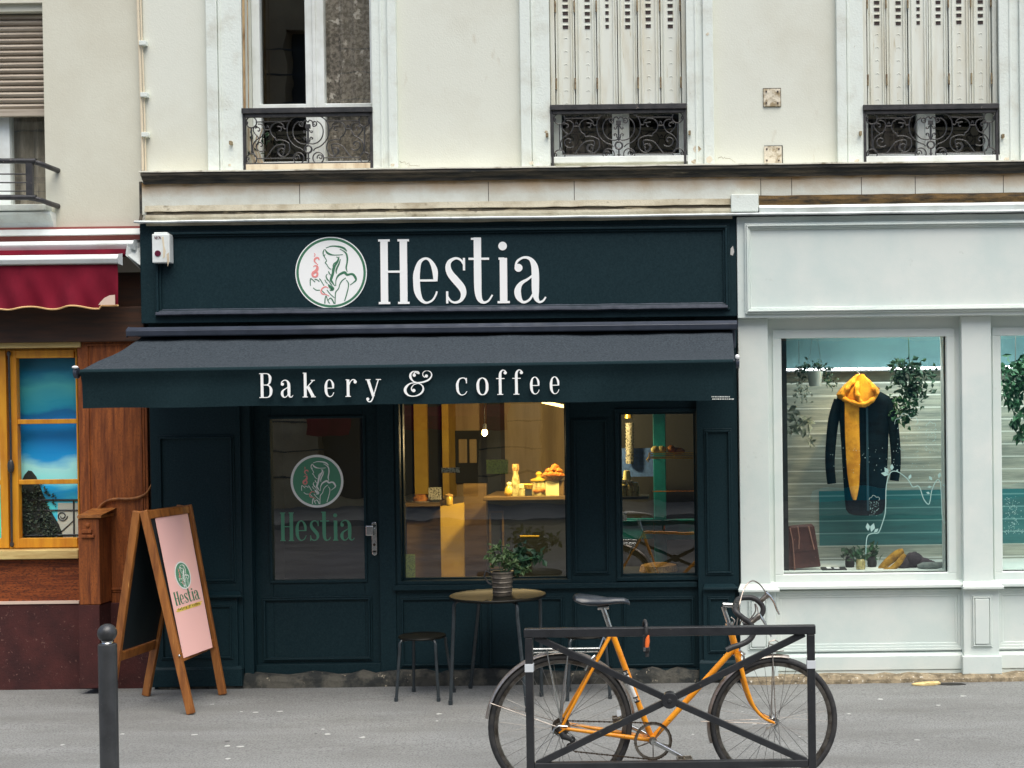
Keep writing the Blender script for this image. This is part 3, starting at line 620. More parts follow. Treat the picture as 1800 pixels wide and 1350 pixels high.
# lower windows behind the shutters: grey net curtains with random dark mottling
M['net_dark'] = mat('net_dark', (112,102,98), r=.9, c2=(52,52,54), ns=7, lo=.45, hi=.55)
for k, (op, mx) in enumerate(zip(OPN[1:], (1076,1612))):
    a,b,z0,z1 = op
    c_ = curtain(a+.08, WX(mx-4,230,YW), YW+.09, z0+.08, z0+.45, 5, .02, 3+k).build('net_curtain', M['net_dark'], origin=((a+b)/2-.2,YW+.09,z0+.08), smooth=True)
    tag(c_, ('grey net curtain low behind the ironwork of the middle upstairs window','grey net curtain low behind the ironwork of the rightmost upstairs window')[k], 'curtain', 'net curtains behind the shuttered windows')
# a potted stick plant on the first window's sill
pt = thing('sill_plant', 'bunch of dry canes standing behind the left end of the first window railing', 'plant', tuple(W(452,290,YU+.08)))
mb = MB(); rr = random.Random(5)
for i in range(7):
    p = W(446+i*3,291,YU+.07); mb.tube([p,p+Vector((rr.uniform(-.06,-.01),0,.12)),p+Vector((rr.uniform(-.12,.0),.01,rr.uniform(.2,.27)))], .005, 6)
mb.build('cane', M['wood_frame_old'], pt)
mb = MB()
for i in range(16): mb.leaf(W(440+rr.uniform(0,28),235+rr.uniform(0,40),YU+.07), (rr.uniform(-1,1),rr.uniform(-.4,.4),rr.uniform(-.2,1)), .045, .012, rr)
mb.build('foliage', M['leaf_dark'], pt)

# ---- wrought-iron railings: scrolls drawn as tubes
def spiral(cx, cy, r0, r1, a0, a1, n=26):
    return [(cx+(r0+(r1-r0)*i/n)*math.cos(math.radians(a0+(a1-a0)*i/n)), cy-(r0+(r1-r0)*i/n)*math.sin(math.radians(a0+(a1-a0)*i/n))) for i in range(n+1)]
def rail_half():
    L = []
    L.append(spiral(968,190,8,36,300,-120,24)+[(940,165),(905,150)])
    L.append([(1000,162),(1050,200),(1078,270),(1066,350),(1020,410),(955,436),(905,430),(888,400)])
    L.append([(1040,104),(1100,140),(1140,200),(1150,280),(1135,360),(1095,420),(1040,466),(975,492),(950,520)])
    L.append(spiral(1010,608,68,68,60,420,24)); L.append(spiral(1035,600,40,6,200,-200,18))
    L.append([(1120,155),(1200,163),(1400,163),(1545,165)])
    L.append(spiral(1250,262,8,44,-60,-300,16)+[(1190,225),(1235,178),(1300,180),(1350,220),(1362,275),(1340,330),(1300,362),(1292,388),(1240,384),(1170,400),(1128,428)])
    L.append([(1150,245),(1175,255),(1196,238)])
    L.append(spiral(1518,262,6,40,-60,-330,16)+[(1530,214),(1570,230),(1578,270),(1545,320),(1505,355)])
    L.append([(1520,190),(1470,195),(1435,235),(1440,290),(1470,340),(1510,362),(1560,400),(1590,460),(1585,520),(1560,585)])
    L.append([(1362,262),(1435,262)]); L.append([(1380,240),(1395,212),(1410,240)])
    L.append(spiral(1215,520,6,60,-90,-450,22)+[(1180,455),(1240,440),(1300,456),(1340,490),(1380,545),(1425,600)])
    L.append([(1128,428),(1120,500),(1150,560),(1210,592),(1262,560),(1275,520),(1250,480)])
    L.append(spiral(1490,450,6,78,-90,-500,26))
    L.append(spiral(1602,168,66,66,0,360,20)); L.append([(1660,200),(1650,170),(1665,150)])
    L.append(spiral(1605,610,64,64,0,360,20)); L.append([(1650,625),(1640,600),(1662,585)])
    L.append([(1075,606),(1545,606)])
    L.append(spiral(930,285,4,20,90,-200,12)+[(900,270),(888,250)]); L.append(spiral(930,372,4,22,250,560,14)+[(905,400),(886,430)])
    L.append([(905,612),(885,612)]); L.append([(905,150),(885,178)]); L.append([(1602,234),(1602,546)])
    return L
def railing(op, pyt, pyb, pxl, pxr):
    y = YU-.02; xl = WX(pxl,(pyt+pyb)/2,y); xr = WX(pxr,(pyt+pyb)/2,y); zt = WZ((pxl+pxr)/2,pyt,y); zb = WZ((pxl+pxr)/2,pyb,y)
    bar = MB().box(xl-.012,xr+.012,y-.025,y+.025,zt-.035,zt).box(xl,xr,y-.012,y+.012,zt-.06,zt-.036)
    bar.box(xl,xr,y-.008,y+.008,zb,zb+.016)
    for x in (xl,xr): bar.box(x-.009,x+.009,y-.012,y+.012,zb-.03,zt-.036)
    r = bar.build('railing', M['iron'], cb, bevel=.002)
    mb = MB(); xc = (xl+xr)/2; k = (xr-xl)/2/(1690-885); kz = (zt-.06-zb)/(690-112)
    for L in rail_half():
        q = cat([(p[0],p[1]) for p in L], 3) if len(L) > 2 else [Vector((*p,0)) for p in L]
        for s in (-1,1): mb.tube([(xc+s*(p.x-885)*k, y, zb+(690-p.y)*kz) for p in q], .0042, 6, sx=1.25)
    mb.tube([(xc+44*k*math.cos(t*PI/8),y,zb+(690-500)*kz+44*kz*math.sin(t*PI/8)) for t in range(16)], .007, 6, closed=True)
    mb.tube([(xc,y,zb+.01),(xc,y,zb+(690-548)*kz)], .006, 6).tube([(xc,y,zb+(690-440)*kz),(xc,y,zb+(690-255)*kz)], .007, 6)
    mb.box(xc-.016,xc+.016,y-.01,y+.01,zb+(690-250)*kz,zb+(690-200)*kz)
    mb.build('scrollwork', M['iron'], r, smooth=True)
railing(OPN[0], 190, 290, 430, 653)
railing(OPN[1], 184, 283, 971, 1204)
railing(OPN[2], 184, 281, 1520, 1752)

# ---- folding metal shutters over the middle and right windows
def shutters(op, pxl, pxr):
    a,b,z0,z1 = op; zb = WZ((pxl+pxr)/2,187,YU+.08); x0 = a+.035; x1 = b-.035
    f = lambda t: x0+(x1-x0)*t
    bd = [0,.155,.33,.495,.655,.835,1.0]; sl = [.083,.257,.415,.578,.742,.918]; sw = [.042,.040,.026,.038,.040,.040]
    # jamb channels
    for qa,qb in ((a+.002,x0-.004),(x1+.004,b-.002)): MB().box(qa,qb,YU+.03,YU+.12,zb-.005,z1).build('shutter_channel', M['shutter'], cb, bevel=.003)
    for s in range(2):
        leaf = MB(); slots = MB(); hd = MB()
        for i in range(3*s,3*s+3):
            xa, xb = f(bd[i])+.003, f(bd[i+1])-.003; y = YU+.05+(.012 if i % 2 else 0)
            leaf.box(xa,xb,y,y+.012,zb,z1)
            for q in (.0,.14,.80,.93):                        # pressed ribs
                xr = xa+(xb-xa)*q; leaf.box(xr,xr+(xb-xa)*.07,y-.010,y+.002,zb+.004,z1)
            xc = f(sl[i]); hw = (x1-x0)*sw[i]/2
            for j in range(12):
                zc = WZ(1080,47-12.1*j,YU+.05)
                slots.box(xc-hw,xc+hw,y-.0035,y+.003,zc-.010,zc+.009)
                leaf.box(xc-hw*1.08,xc+hw*1.08,y-.009,y+.002,zc+.010,zc+.017)
            if i not in (2,3):                               # row of pressed chevrons
                for j in range(6):
                    zc = WZ(1080,66+23*j,YU+.05)
                    leaf.beam((xc-.012,y,zc-.004),(xc,y,zc+.004),.006,.005,Vector((0,1,0))); leaf.beam((xc,y,zc+.004),(xc+.012,y,zc-.004),.006,.005,Vector((0,1,0)))
        sh = leaf.build('shutter', M['shutter'], cb, bevel=.0025); slots.build('vent_slot', M['slot'], sh)
        for t in (bd[3*s]+.004,bd[3*s+1],bd[3*s+2],bd[3*s+3]-.004):
            if abs(t-.495) < .03: continue
            for py in (10,146):
                z = WZ(1080,py,YU); x = f(t); MB().tube([(x,YU+.036,z-.03),(x,YU+.036,z+.045)],.006,8).build('hinge', M['hinge'], sh, smooth=True)
shutters(OPN[1], 967, 1207); shutters(OPN[2], 1515, 1755)

# ================================================================== neighbouring house on the left
YN = .05
nb = thing('neighbouring_building', 'beige plastered house at the far left above the brown wooden shopfront', 'building', (WX(60,300),0,2.8))
op = (WX(-160,150,YN), WX(77,150,YN), WZ(-40,372,YN), WZ(0,0,YN)+.0-.02)
mb = MB(); wallholes(mb, -8.5, XL-.004, YN, .45, WZ(100,402,YN)-.3, ZT, [op]); mb.build('wall', M['plaster_left'], nb)
yf = YN+.16
fr = MB(); frame_rect(fr, op[0], op[1], op[2], op[3], .03, yf, yf+.06); fr.box(WX(-20,250,yf),WX(18,250,yf),yf-.01,yf+.06,op[2],op[3])
wd = fr.build('window', M['white_pvc'], nb, bevel=.004)
MB().box(op[0]+.02,op[1]-.02,yf+.025,yf+.031,op[2]+.02,op[3]-.02).build('pane', M['glass_up'], wd)
MB().box(op[0]-.3,op[1]+.3,1.5,1.55,op[2]-.5,op[3]+.3).box(op[1]+.3,op[1]+.34,.46,1.5,op[2]-.5,op[3]+.3).build('room', M['room_dark'], nb)
mb = MB(); zb = WZ(38,192,YN+.09); n = 16; ztb = op[3]-.05; k = (ztb-zb)/n        # roller blind, each slat bulging
for i in range(n):
    z = zb+k*i; sweepx(mb, [(YN+.10,z+.002),(YN+.085,z+k*.2),(YN+.078,z+k*.5),(YN+.086,z+k*.8),(YN+.10,z+k*.98),(YN+.115,z+k*.5)], op[0]+.01, op[1]-.006, 1)
mb.box(op[0]+.01,op[1]-.006,YN+.07,YN+.11,zb-.05,zb-.002)
mb.build('roller_blind', M['blind'], nb)
MB().box(op[0],op[1],YN+.03,YN+.13,ztb,op[3]).build('blind_box', M['plaster_left'], nb)
c_ = curtain(WX(20,250,yf+.1), op[1]-.01, yf+.09, op[2]+.03, op[3]-.1, 3, .02, 8).build('net_curtain', mat('net_pale',(176,168,154),r=.9,c2=(130,124,114),ns=6,st=(4,1,.6)), origin=(op[1]-.15,yf+.09,op[2]), smooth=True)
tag(c_, 'pale net curtain below the half lowered roller blind at the far left', 'curtain')
# projecting sill with its bracket, and the black tube railing
MB().pbox(-200,360,80,371,YN-.10,YN+.18).build('sill', M['trim'], nb, bevel=.006)
sweepx(MB(), [(YN+.1,WZ(40,374)),(YN-.09,WZ(40,374)),(YN-.09,WZ(40,379)),(YN-.05,WZ(40,392)),(YN-.04,WZ(40,402)),(YN+.1,WZ(40,402))], -8.0, WX(93,380)).build('sill_bracket', M['trim'], nb)
mb = MB()
for py in (283,347):
    q = [(-400,py),(24,py),(50,py+.5),(66,py+3),(76,py+7)]
    pts = [Vector((WX(x,y,YN-.2),YN-.2,WZ(x,y,YN-.2))) for x,y in q]; pts[2].y += .004; pts[3].y += .03; pts[4].y += .10; pts.append(pts[4]+Vector((.012,.15,-.004)))
    mb.tube([p for p in cat([tuple(p) for p in pts], 5)], .018, 10)
for py,r in ((306,.005),(321,.005),(336,.004)): mb.tube([W(-400,py,YN-.2),W(52,py,YN-.2)], r, 6)
p = W(52,283,YN-.2); q = W(54,347,YN-.2); mb.box(p.x-.022,p.x+.022,YN-.212,YN-.188,q.z,p.z)
mb.build('railing', M['iron'], nb, smooth=True)
# ================================================================== bakery shopfront (black)
bs = thing('bakery_shopfront', 'black painted wooden bakery shopfront with white lettering on its long sign', 'shopfront', (WX(780,1200),0,0))
DP = M['dark_paint']
XA, XE = WX(263,900), WX(1299,900)
ZS0, ZS1 = WZ(780,562,-.09), WZ(780,387,-.09)         # sign board
sb_ = MB().box(XA,XE,-.09,.45,ZS0,ZS1).build('sign_board', DP, bs, bevel=.004)
mb = MB(); moulding(mb, WX(272,470,-.09), WX(1283,470,-.09), WZ(780,551,-.09), WZ(780,399,-.09), .045, -.09, ((0,.012),(.35,.03),(.7,.016)))
M['painted_highlight'] = mat('painted_highlight', (.052,.060,.080), r=.3, lin=True, c2=(.030,.038,.052), ns=20, spec=.6)  # paler grey paints a sky highlight into the lower sign moulding
mb.build('sign_moulding', DP, sb_, bevel=.003)
xl_, xr_, zc_ = WX(276,551,-.1), WX(1279,551,-.1), WZ(780,551,-.1)
sweepx(MB(), [(-.09,zc_+.052),(-.094,zc_+.050),(-.128,zc_+.024),(-.130,zc_+.014),(-.121,zc_+.008),(-.09,zc_+.008)], xl_, xr_, 30).build('lower_moulding', M['painted_highlight'], sb_)
# worn scrape at the right end
mb = MB(); p = W(1287,440,-.091); mb.prism([(-.012,-.03),(.004,-.035),(.014,-.01),(.006,.03),(-.010,.012)], (p,Vector((1,0,0)),Vector((0,0,1)),Vector((0,-1,0))), -.001, .001)
mb.build('scrape', M['gum'], sb_)
def PF(px, py, Y, tilt=0.0):
    p = W(px,py,Y); return (p, Vector((math.cos(tilt),0,math.sin(tilt))), Vector((-math.sin(tilt),0,math.cos(tilt))), Vector((0,-1,0)))
ppm = FPX/(9.6-.09)                                    # pixels per metre on the sign
letters(MB(), HESTIA, PF(666,534.5,-.0905,-.005), 113/ppm, .004).build('lettering', M['sign_white'], sb_)
emblem(sb_, PF(582.2,479.4,-.0905), 62.8/ppm, M['sign_white'], M['sign_green'], M['sign_green'], M['coral'], .003, M['sign_white'])
# zinc flashing above the sign
sweepx(MB(), [(.1,ZS1+.022),(-.15,ZS1+.014),(-.165,ZS1+.004),(-.16,ZS1-.004),(-.10,ZS1+.003),(.1,ZS1+.003)], WX(241,387,-.1), 6.2, 50).build('flashing', M['zinc'], bs)
# wall behind with the openings for door and windows
YD = .05
DOOR = (WX(447,950,YD), WX(690,950,YD), .0, WZ(560,712,YD)+.14)
WIN = (WX(704,870,YD), WX(995,870,YD), WZ(850,1019,YD), WZ(850,712,YD)+.12)
NAR = (WX(1090,870,YD), WX(1223,870,YD), WZ(1156,1013,YD), WZ(1156,725,YD))
mb = MB(); wallholes(mb, XA, XE, YD, .22, .04, ZS0+.02, [DOOR, WIN, NAR]); mb.build('front_wall', DP, bs)
# beads round the windows and moulded riser panels
mb = MB()
for (a,b,z0,z1) in (WIN, NAR): frame_rect(mb, a-.028, b+.028, z0-.028, z1+.028, .026, YD-.014, YD+.004)
for a,b,pa,pb in ((704,846,1048,1172),(858,992,1048,1172),(1008,1076,1048,1172),(1094,1222,1048,1172),(1010,1074,735,1010)):
    moulding(mb, WX(a,1100,YD), WX(b,1100,YD), WZ((a+b)/2,pb,YD), WZ((a+b)/2,pa,YD), .022, YD, ((0,.010),(.5,.018)))
mb.box(WX(692,1030,YD),WX(1226,1030,YD),YD-.035,YD+.01,WZ(950,1034,YD),WZ(950,1025,YD))
mb.box(WX(692,1030,YD),WX(1226,1030,YD),YD-.022,YD+.01,.07,WZ(950,1178,YD))
mb.build('panel_moulding', DP, bs, bevel=.003)
# pilasters with plinth blocks and sloped caps
def pilaster(pl, pr, pcap, pcl, pcr, name='pilaster'):
    xa, xb = WX(pl,900,-.02), WX(pr,900,-.02)
    mb = MB().box(xa,xb,-.02,.2,.0,ZS0+.01)
    zc = WZ((pl+pr)/2,pcap,-.06); xr = WX(pcr,1040,-.07); xl = WX(pcl,1040,-.07)
    mb.add([(xl+.01,-.02,zc+.022),(xr-.035,-.02,zc+.022),(xr,-.075,zc),(xl,-.075,zc),(xl,-.075,zc-.014),(xr,-.075,zc-.014),(xr,-.02,zc-.014),(xl+.01,-.02,zc-.014)],
        [(0,3,2,1),(3,4,5,2),(2,5,6,1),(4,7,6,5),(0,7,4,3)])
    mb.box(xa+.03,xb-.03,-.045,.0,.13,zc-.015); mb.box(xa,xb,-.06,.0,.02,.135)
    mb.add([(xa,-.06,.136),(xb,-.06,.136),(xb-.01,-.04,.155),(xa+.01,-.04,.155)], [(0,1,2,3)])
    moulding(mb, xa+.05, xb-.04, zc+.08, ZS0-.75, .025, -.02, ((0,.008),(.5,.016)))
    moulding(mb, xa+.06, xb-.06, .2, zc-.06, .02, -.045, ((0,.008),(.5,.014)))
    return mb.build(name, DP, bs, bevel=.003)
pilaster(266,424,1047,278,425); pilaster(1226,1298,1033,1236,1299)
MB().box(WX(424,1100,YD)-.004,DOOR[0]-.002,-.0,YD-.002,.02,ZS0).build('door_post', DP, bs, bevel=.004)
# door
yd = YD+.03
D0, D1 = DOOR[0]-.012, WX(668,950,yd)
GD = (WX(478,870,yd), WX(639,870,yd), WZ(560,1019,yd), WZ(560,736,yd))
fr = MB(); wallholes(fr, D0, D1, yd, yd+.05, .10, DOOR[3], [GD])
frame_rect(fr, GD[0]-.02, GD[1]+.02, GD[2]-.02, GD[3]+.02, .018, yd-.012, yd+.01)
moulding(fr, D0+.05, D1-.06, WZ(560,1162,yd), WZ(560,1048,yd), .03, yd, ((0,.010),(.4,.02),(.8,.008)))
fr.box(D0,D1,yd-.03,yd+.02,WZ(560,1184,yd),WZ(560,1166,yd))
dr = fr.build('door', DP, bs, bevel=.003)
MB().box(GD[0]-.005,GD[1]+.005,yd+.02,yd+.027,GD[2]-.005,GD[3]+.005).build('door_pane', M['glass_bakery'], dr)
YG = yd+.0195; pg = FPX/(9.6+YG)
letters(MB(), HESTIA, PF(493,951,YG,-.004), 52.5/pg*.955, .0015, 1.05).build('lettering', M['door_green'], dr)
emblem(dr, PF(557.3,845.8,YG), 46.5/pg, M['door_green'], M['sign_white'], M['sign_white'], M['coral'], .0015)
mb = MB(); pa = WX(659,946,yd); zt = WZ(659,917,yd); zb = WZ(659,976,yd)
mb.box(pa-.018,pa+.018,yd-.018,yd+.0,zb+.018,zt-.018); mb.disc(0,0,.018,(Vector((pa,yd,zt-.018)),Vector((1,0,0)),Vector((0,0,1)),Vector((0,-1,0))),.018,16); mb.disc(0,0,.018,(Vector((pa,yd,zb+.018)),Vector((1,0,0)),Vector((0,0,1)),Vector((0,-1,0))),.018,16)
hd = mb.build('handle_plate', M['chrome'], dr, bevel=.003)
MB().pbox(642.5,924,656,942,yd-.065,yd-.03).box(pa-.008,pa+.008,yd-.04,yd-.015,zt-.06,zt-.04).build('handle', M['chrome'], hd, bevel=.006)
MB().disc(0,0,.009,PF(658,957.5,yd-.017),.004,16).build('lock_cylinder', M['chain'], hd)
MB().box(D1+.002,DOOR[1]+.02,YD-.012,YD+.06,.08,DOOR[3]).build('door_jamb', DP, bs, bevel=.004)
# panes of the windows
for (a,b,z0,z1), nm in ((WIN,'wide'),(NAR,'narrow')):
    fw = MB(); frame_rect(fw, a, b, z0, z1, .012, YD+.05, YD+.09); wn = fw.build('window', DP, bs, bevel=.002)
    MB().box(a+.004,b-.004,YD+.07,YD+.077,z0+.004,z1-.004).build('window_pane', M['glass_bakery'], wn)
# rough stone threshold under the shopfront
rr = random.Random(2); mb = MB(); x = XA+.02
nseg = 46; prof_n = 5; o = 0
xs0, xs1 = XA+.05, XE
for i in range(nseg+1):
    x = xs0+(xs1-xs0)*i/nseg; j = rr.uniform(-.012,.012); h = .075+rr.uniform(-.018,.012)
    for y, z in ((.1,h+.02),(-.005+j,h+.012),(-.03+j,h*.72),(-.035+j*.6,.03),(-.045+j,-.01)): mb.v.append(Vector((x,y,z)))
for i in range(nseg):
    for j in range(4): a = i*5+j; mb.f.append([a,a+5,a+6,a+1])
mb.build('stone_threshold', M['stone_dark'], bs)

# ================================================================== the bakery awning
aw = thing('bakery_awning', 'black retractable fabric awning lettered in white hanging over the bakery front', 'awning', (WX(720,640,-.5),-.1,WZ(720,585,-.1)))
YA = -.95
hood = MB(); z = WZ(760,577,-.24); x0 = WX(223,580,-.24); x1 = WX(1296,566,-.24)
sweepx(hood, [(-.08,z+.035),(-.22,z+.03),(-.255,z+.008),(-.25,z-.03),(-.235,z-.034),(-.235,z),(-.08,z+.01)], x0, x1, 1)
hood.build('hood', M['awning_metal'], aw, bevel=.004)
MB().box(XA+.01,XE-.005,-.13,-.091,z-.13,z+.0).build('roller_box', DP, aw)
# canopy: slightly sagging cloth, with thickness; valance: slightly rippled
yt = -.13
tl = W(251,592,yt); tr = W(1287,577,yt); fl = W(138,652,YA); frr = W(1292,634,YA)
NX, NY = 60, 10; mb = MB(); rr = random.Random(9)
def canopy_pt(u, v, dz=0):
    a = tl.lerp(tr,u); b = fl.lerp(frr,u); p = a.lerp(b,v)
    p.z += -.016*math.sin(PI*v)*(1+.6*math.sin(u*9)) + .004*math.sin(u*40+v*3)*v + .003*math.sin(u*23-v*7)+ .0025*math.sin(u*71+v*11) + dz
    return p
for dz in (0,-.004):
    for i in range(NX+1):
        for j in range(NY+1): mb.v.append(canopy_pt(i/NX,j/NY,dz))
K = (NX+1)*(NY+1)
for i in range(NX):
    for j in range(NY):
        a = i*(NY+1)+j; b = a+NY+1
        mb.f.append([a,a+1,b+1,b]); mb.f.append([K+a,K+b,K+b+1,K+a+1])
for j in range(NY):
    a = j; mb.f.append([a,K+a,K+a+1,a+1]); a = NX*(NY+1)+j; mb.f.append([a,a+1,K+a+1,K+a])
mb.build('canopy', M['awning'], aw, smooth=True)
bar = MB().tube([fl+Vector((.01,.012,-.012)), frr+Vector((-.01,.012,-.012))], .022, 14).build('front_bar', M['valance'], aw, smooth=True)
zv0l = WZ(145,718,YA); zv0r = WZ(1286,703,YA); mb = MB(); NV = 90
for i in range(NV+1):
    u = i/NV; x = fl.x+.02+(frr.x-.03-fl.x)*u; ztp = fl.z+(frr.z-fl.z)*u-.01; zbt = zv0l+(zv0r-zv0l)*u+.002*math.sin(u*31)
    for k in range(7):
        v = k/6; yy = YA+.0-.028*(1-v)*max(0,1-v*3)+ .012*v*math.sin(u*22+1.5*math.sin(u*9)) + .006*v*math.sin(u*61+2*v)
        mb.v.append(Vector((x,yy,ztp+(zbt-ztp)*v)))
for i in range(NV):
    for k in range(6): a = i*7+k; mb.f.append([a,a+1,a+8,a+7])
n0 = len(mb.v)
for p in list(mb.v): mb.v.append(p+Vector((0,.004,0)))
for i in range(NV):
    for k in range(6): a = n0+i*7+k; mb.f.append([a,a+7,a+8,a+1])
    a = i*7+6; mb.f.append([a,n0+a,n0+a+7,a+7])
va = mb.build('valance', M['valance'], aw, smooth=True)
pa_ = FPX/(9.6+YA-.016)
letters(MB(), BAKERY, PF(456.5,699.5,YA-.014,math.radians(.03)), 43.3/pa_, .004, 1.0).build('lettering', M['sign_white'], va)
mb = MB(); rr = random.Random(3)                       # minute maker's imprint at the corner, two rows too small to read
for row,(py,x0p,x1p) in enumerate(((697.5,1251,1284),(701.5,1252,1288))):
    x = x0p
    while x < x1p:
        w_ = rr.uniform(1.2,3.2); mb.pbox(x,py-1,x+w_,py+.9,YA-.015,YA-.013); x += w_+rr.uniform(.6,1.6)
mb.build('imprint', M['white_pvc'], va)
mb = MB()
for p,s in ((fl+Vector((-.006,0,.0)),-1),(frr+Vector((.006,0,0)),1)): mb.tube([p+Vector((0,.012,-.012)),p+Vector((s*.02,.012,-.012))],.034,12)
cp = mb.build('bar_cap', M['awning_metal'], aw, smooth=True)
MB().blob(fl+Vector((-.012,-.02,.022)),.02,.012,.009).blob(frr+Vector((.014,-.02,.022)),.014,.012,.016).blob(tl+Vector((-.03,-.03,.03)),.022,.012,.010).build('cap_rivet', M['white_cap'], cp, smooth=True)
mb = MB()                                              # folding arms under the canopy
for u in (.12,.80):
    a = tl.lerp(tr,u)+Vector((0,.02,-.12)); b = fl.lerp(frr,u+.04)+Vector((0,.04,-.03)); e = a.lerp(b,.5)+Vector((.28,0,.0))
    mb.beam(a,e,.03,.05).beam(e,b,.03,.05)
mb.build('folding_arm', M['awning_metal'], aw, bevel=.004)
mb = MB(); p = W(1289,580,-.16); mb.box(p.x-.012,p.x+.012,-.2,-.1,p.z-.12,p.z+.03); mb.build('wall_bracket', M['awning_metal'], aw, bevel=.003)

# alarm box on the sign
ab = thing('alarm_box', 'small weathered white alarm box with red lens on the black sign', 'alarm box', tuple(W(284,436,-.09)))
bx = MB().pbox(267,411,298,462,-.17,-.095).pbox(270,408,294,412,-.16,-.1); bx.build('housing', M['white_pvc'], ab, bevel=.006)
M['red_lens'] = mat('red_lens', (92,24,48), r=.3)
MB().disc(0,0,.020,PF(277.5,445.5,-.1705),.004,20).build('lens', M['red_lens'], ab)
letters(MB(), [('N',0,0),('E',.62,0),('O',1.1,0),('N',1.75,0)], PF(271.5,420.5,-.1705), 5/ppm, .001, 1.3).build('lettering', M['red_lens'], ab)
MB().prism([(-.012,.09),(.0,.095),(.004,.03),(.012,.0),(.006,-.04),(-.006,-.05),(-.004,.02)], PF(288,441,-.1705), -.002, .0015).prism([(-.004,-.0),(.010,.012),(.012,-.05),(.002,-.08)], PF(294,447,-.1705), -.002, .0016).build('peeling_paint', M['wood_frame_old'], ab)

# ================================================================== white shopfront on the right
ws = thing('white_shopfront', 'pale white painted clothes shop front with blank sign board and two display windows', 'shopfront', (WX(1560,1180),0,0))
SW = M['shop_white']; XR2 = 5.2
fz0, fz1 = WZ(1560,556,-.10), WZ(1560,378,-.10)
MB().box(XE+.004,XR2,-.10,.205,fz0,fz1).build('sign_board', SW, ws, bevel=.004)
mb = MB(); moulding(mb, WX(1309,470,-.10), XR2-.05, WZ(1560,549,-.10), WZ(1560,390,-.10), .042, -.10, ((0,.02),(.3,.034),(.55,.022),(.8,.012))); mb.build('sign_moulding', SW, ws, bevel=.003)
YP = -.04; yw = .06
WG1 = (WX(1375,800,yw), WX(1662,800,yw), WZ(1518,1006,yw), WZ(1518,587,yw))
WG2 = (WX(1759,800,yw), WX(2046,800,yw), WZ(1518,1006,yw)+.0, WZ(1518,587,yw))
x2a, x2b = WX(1692,800,YP), WX(1744,800,YP)
dx = WG2[0]-WG1[0]
mb = MB(); wallholes(mb, XE+.004, XR2, yw-.03, .22, .06, fz0+.01, [WG1, WG2]); mb.build('front_wall', SW, ws)
zsil = WZ(1518,1019,yw); 
pil = [(XE+.006, WX(1352,800,YP)), (x2a, x2b), (x2a+dx, x2b+dx)]
for a,b in pil:
    mb = MB().box(a,b,YP,.1,.02,fz0-.0005); zc = zsil-.035
    mb.add([(a-.004,YP-.002,zc+.03),(b+.004,YP-.002,zc+.03),(b+.055,YP-.075,zc),(a-.02,YP-.075,zc),(a-.02,YP-.075,zc-.018),(b+.055,YP-.075,zc-.018),(b+.055,YP+.1,zc-.018),(a-.02,YP+.1,zc-.018),(b+.055,YP+.1,zc+.0),(a-.02,YP+.1,zc)],
           [(0,3,2,1),(3,4,5,2),(2,5,6,8),(4,7,6,5),(3,9,7,4)])
    xa_, xb_ = a-.01, b+.03
    mb.box(xa_,xb_,YP-.03,.1,.05,zc-.02); moulding(mb, xa_+.05, xb_-.045, .22, zc-.06, .03, YP-.03, ((0,.006),(.35,.018),(.7,.010)))
    mb.box(xa_+.075,xb_-.07,YP-.052,YP-.025,.245,zc-.085)
    mb.box(xa_-.012,xb_+.012,YP-.055,.1,.045,.165)
    mb.build('pilaster', SW, ws, bevel=.004)
for i, (a,b,z0,z1) in enumerate((WG1, WG2)):
    L_ = pil[i][1]+.034; R_ = pil[i+1][0]-.014
    fw = MB(); frame_rect(fw, a-.06, b+.06, z0-.06, z1+.03, .055, yw-.045, yw-.005); frame_rect(fw, a-.012, b+.012, z0-.012, z1+.012, .012, yw-.036, yw+.04)
    wn = fw.build('window', SW, ws, bevel=.004)
    MB().box(a,b,yw+.01,yw+.017,z0,z1).build('window_pane', M['glass_shop'], wn)
    sl = MB(); zc = zsil-.03
    sl.add([(L_-.03,yw-.03,zc+.028),(R_+.03,yw-.03,zc+.028),(R_+.03,-.055,zc+.004),(L_-.03,-.055,zc+.004),(L_-.03,-.055,zc-.016),(R_+.03,-.055,zc-.016),(R_+.03,yw-.02,zc-.016),(L_-.03,yw-.02,zc-.016)],
           [(0,3,2,1),(3,4,5,2),(4,7,6,5),(2,5,6,1),(0,7,4,3)])
    sl.build('sill', SW, wn, bevel=.003)
    rp = MB(); rp.box(L_-.02,R_+.02,yw-.055,yw-.028,.17,zc-.018); moulding(rp, L_-.01, R_+.01, .195, zc-.03, .05, yw-.055, ((0,.022),(.3,.014),(.65,.006)))
    rp.box(L_-.02,R_+.02,-.035,.1,.07,.16); rp.add([(L_-.02,-.035,.161),(R_+.02,-.035,.161),(R_+.02,.0,.185),(L_-.02,.0,.185)], [(0,1,2,3)])
    rp.box(L_-.02,R_+.02,-.028,.1,.03,.068)
    rp.build('stall_riser', SW, ws, bevel=.003)
rr = random.Random(12); mb = MB(); nseg = 60
for i in range(nseg+1):
    x = XE+.004+(XR2-XE)*i/nseg; j = rr.uniform(-.010,.010); h = .045+rr.uniform(-.006,.008)
    for y, z in ((.1,h+.005),(-.10+j,h),(-.12+j,h*.5),(-.125+j,-.01)): mb.v.append(Vector((x,y,z)))
for i in range(nseg):
    for j in range(3): a = i*4+j; mb.f.append([a,a+4,a+5,a+1])
mb.build('stone_base', M['stone_base'], ws)

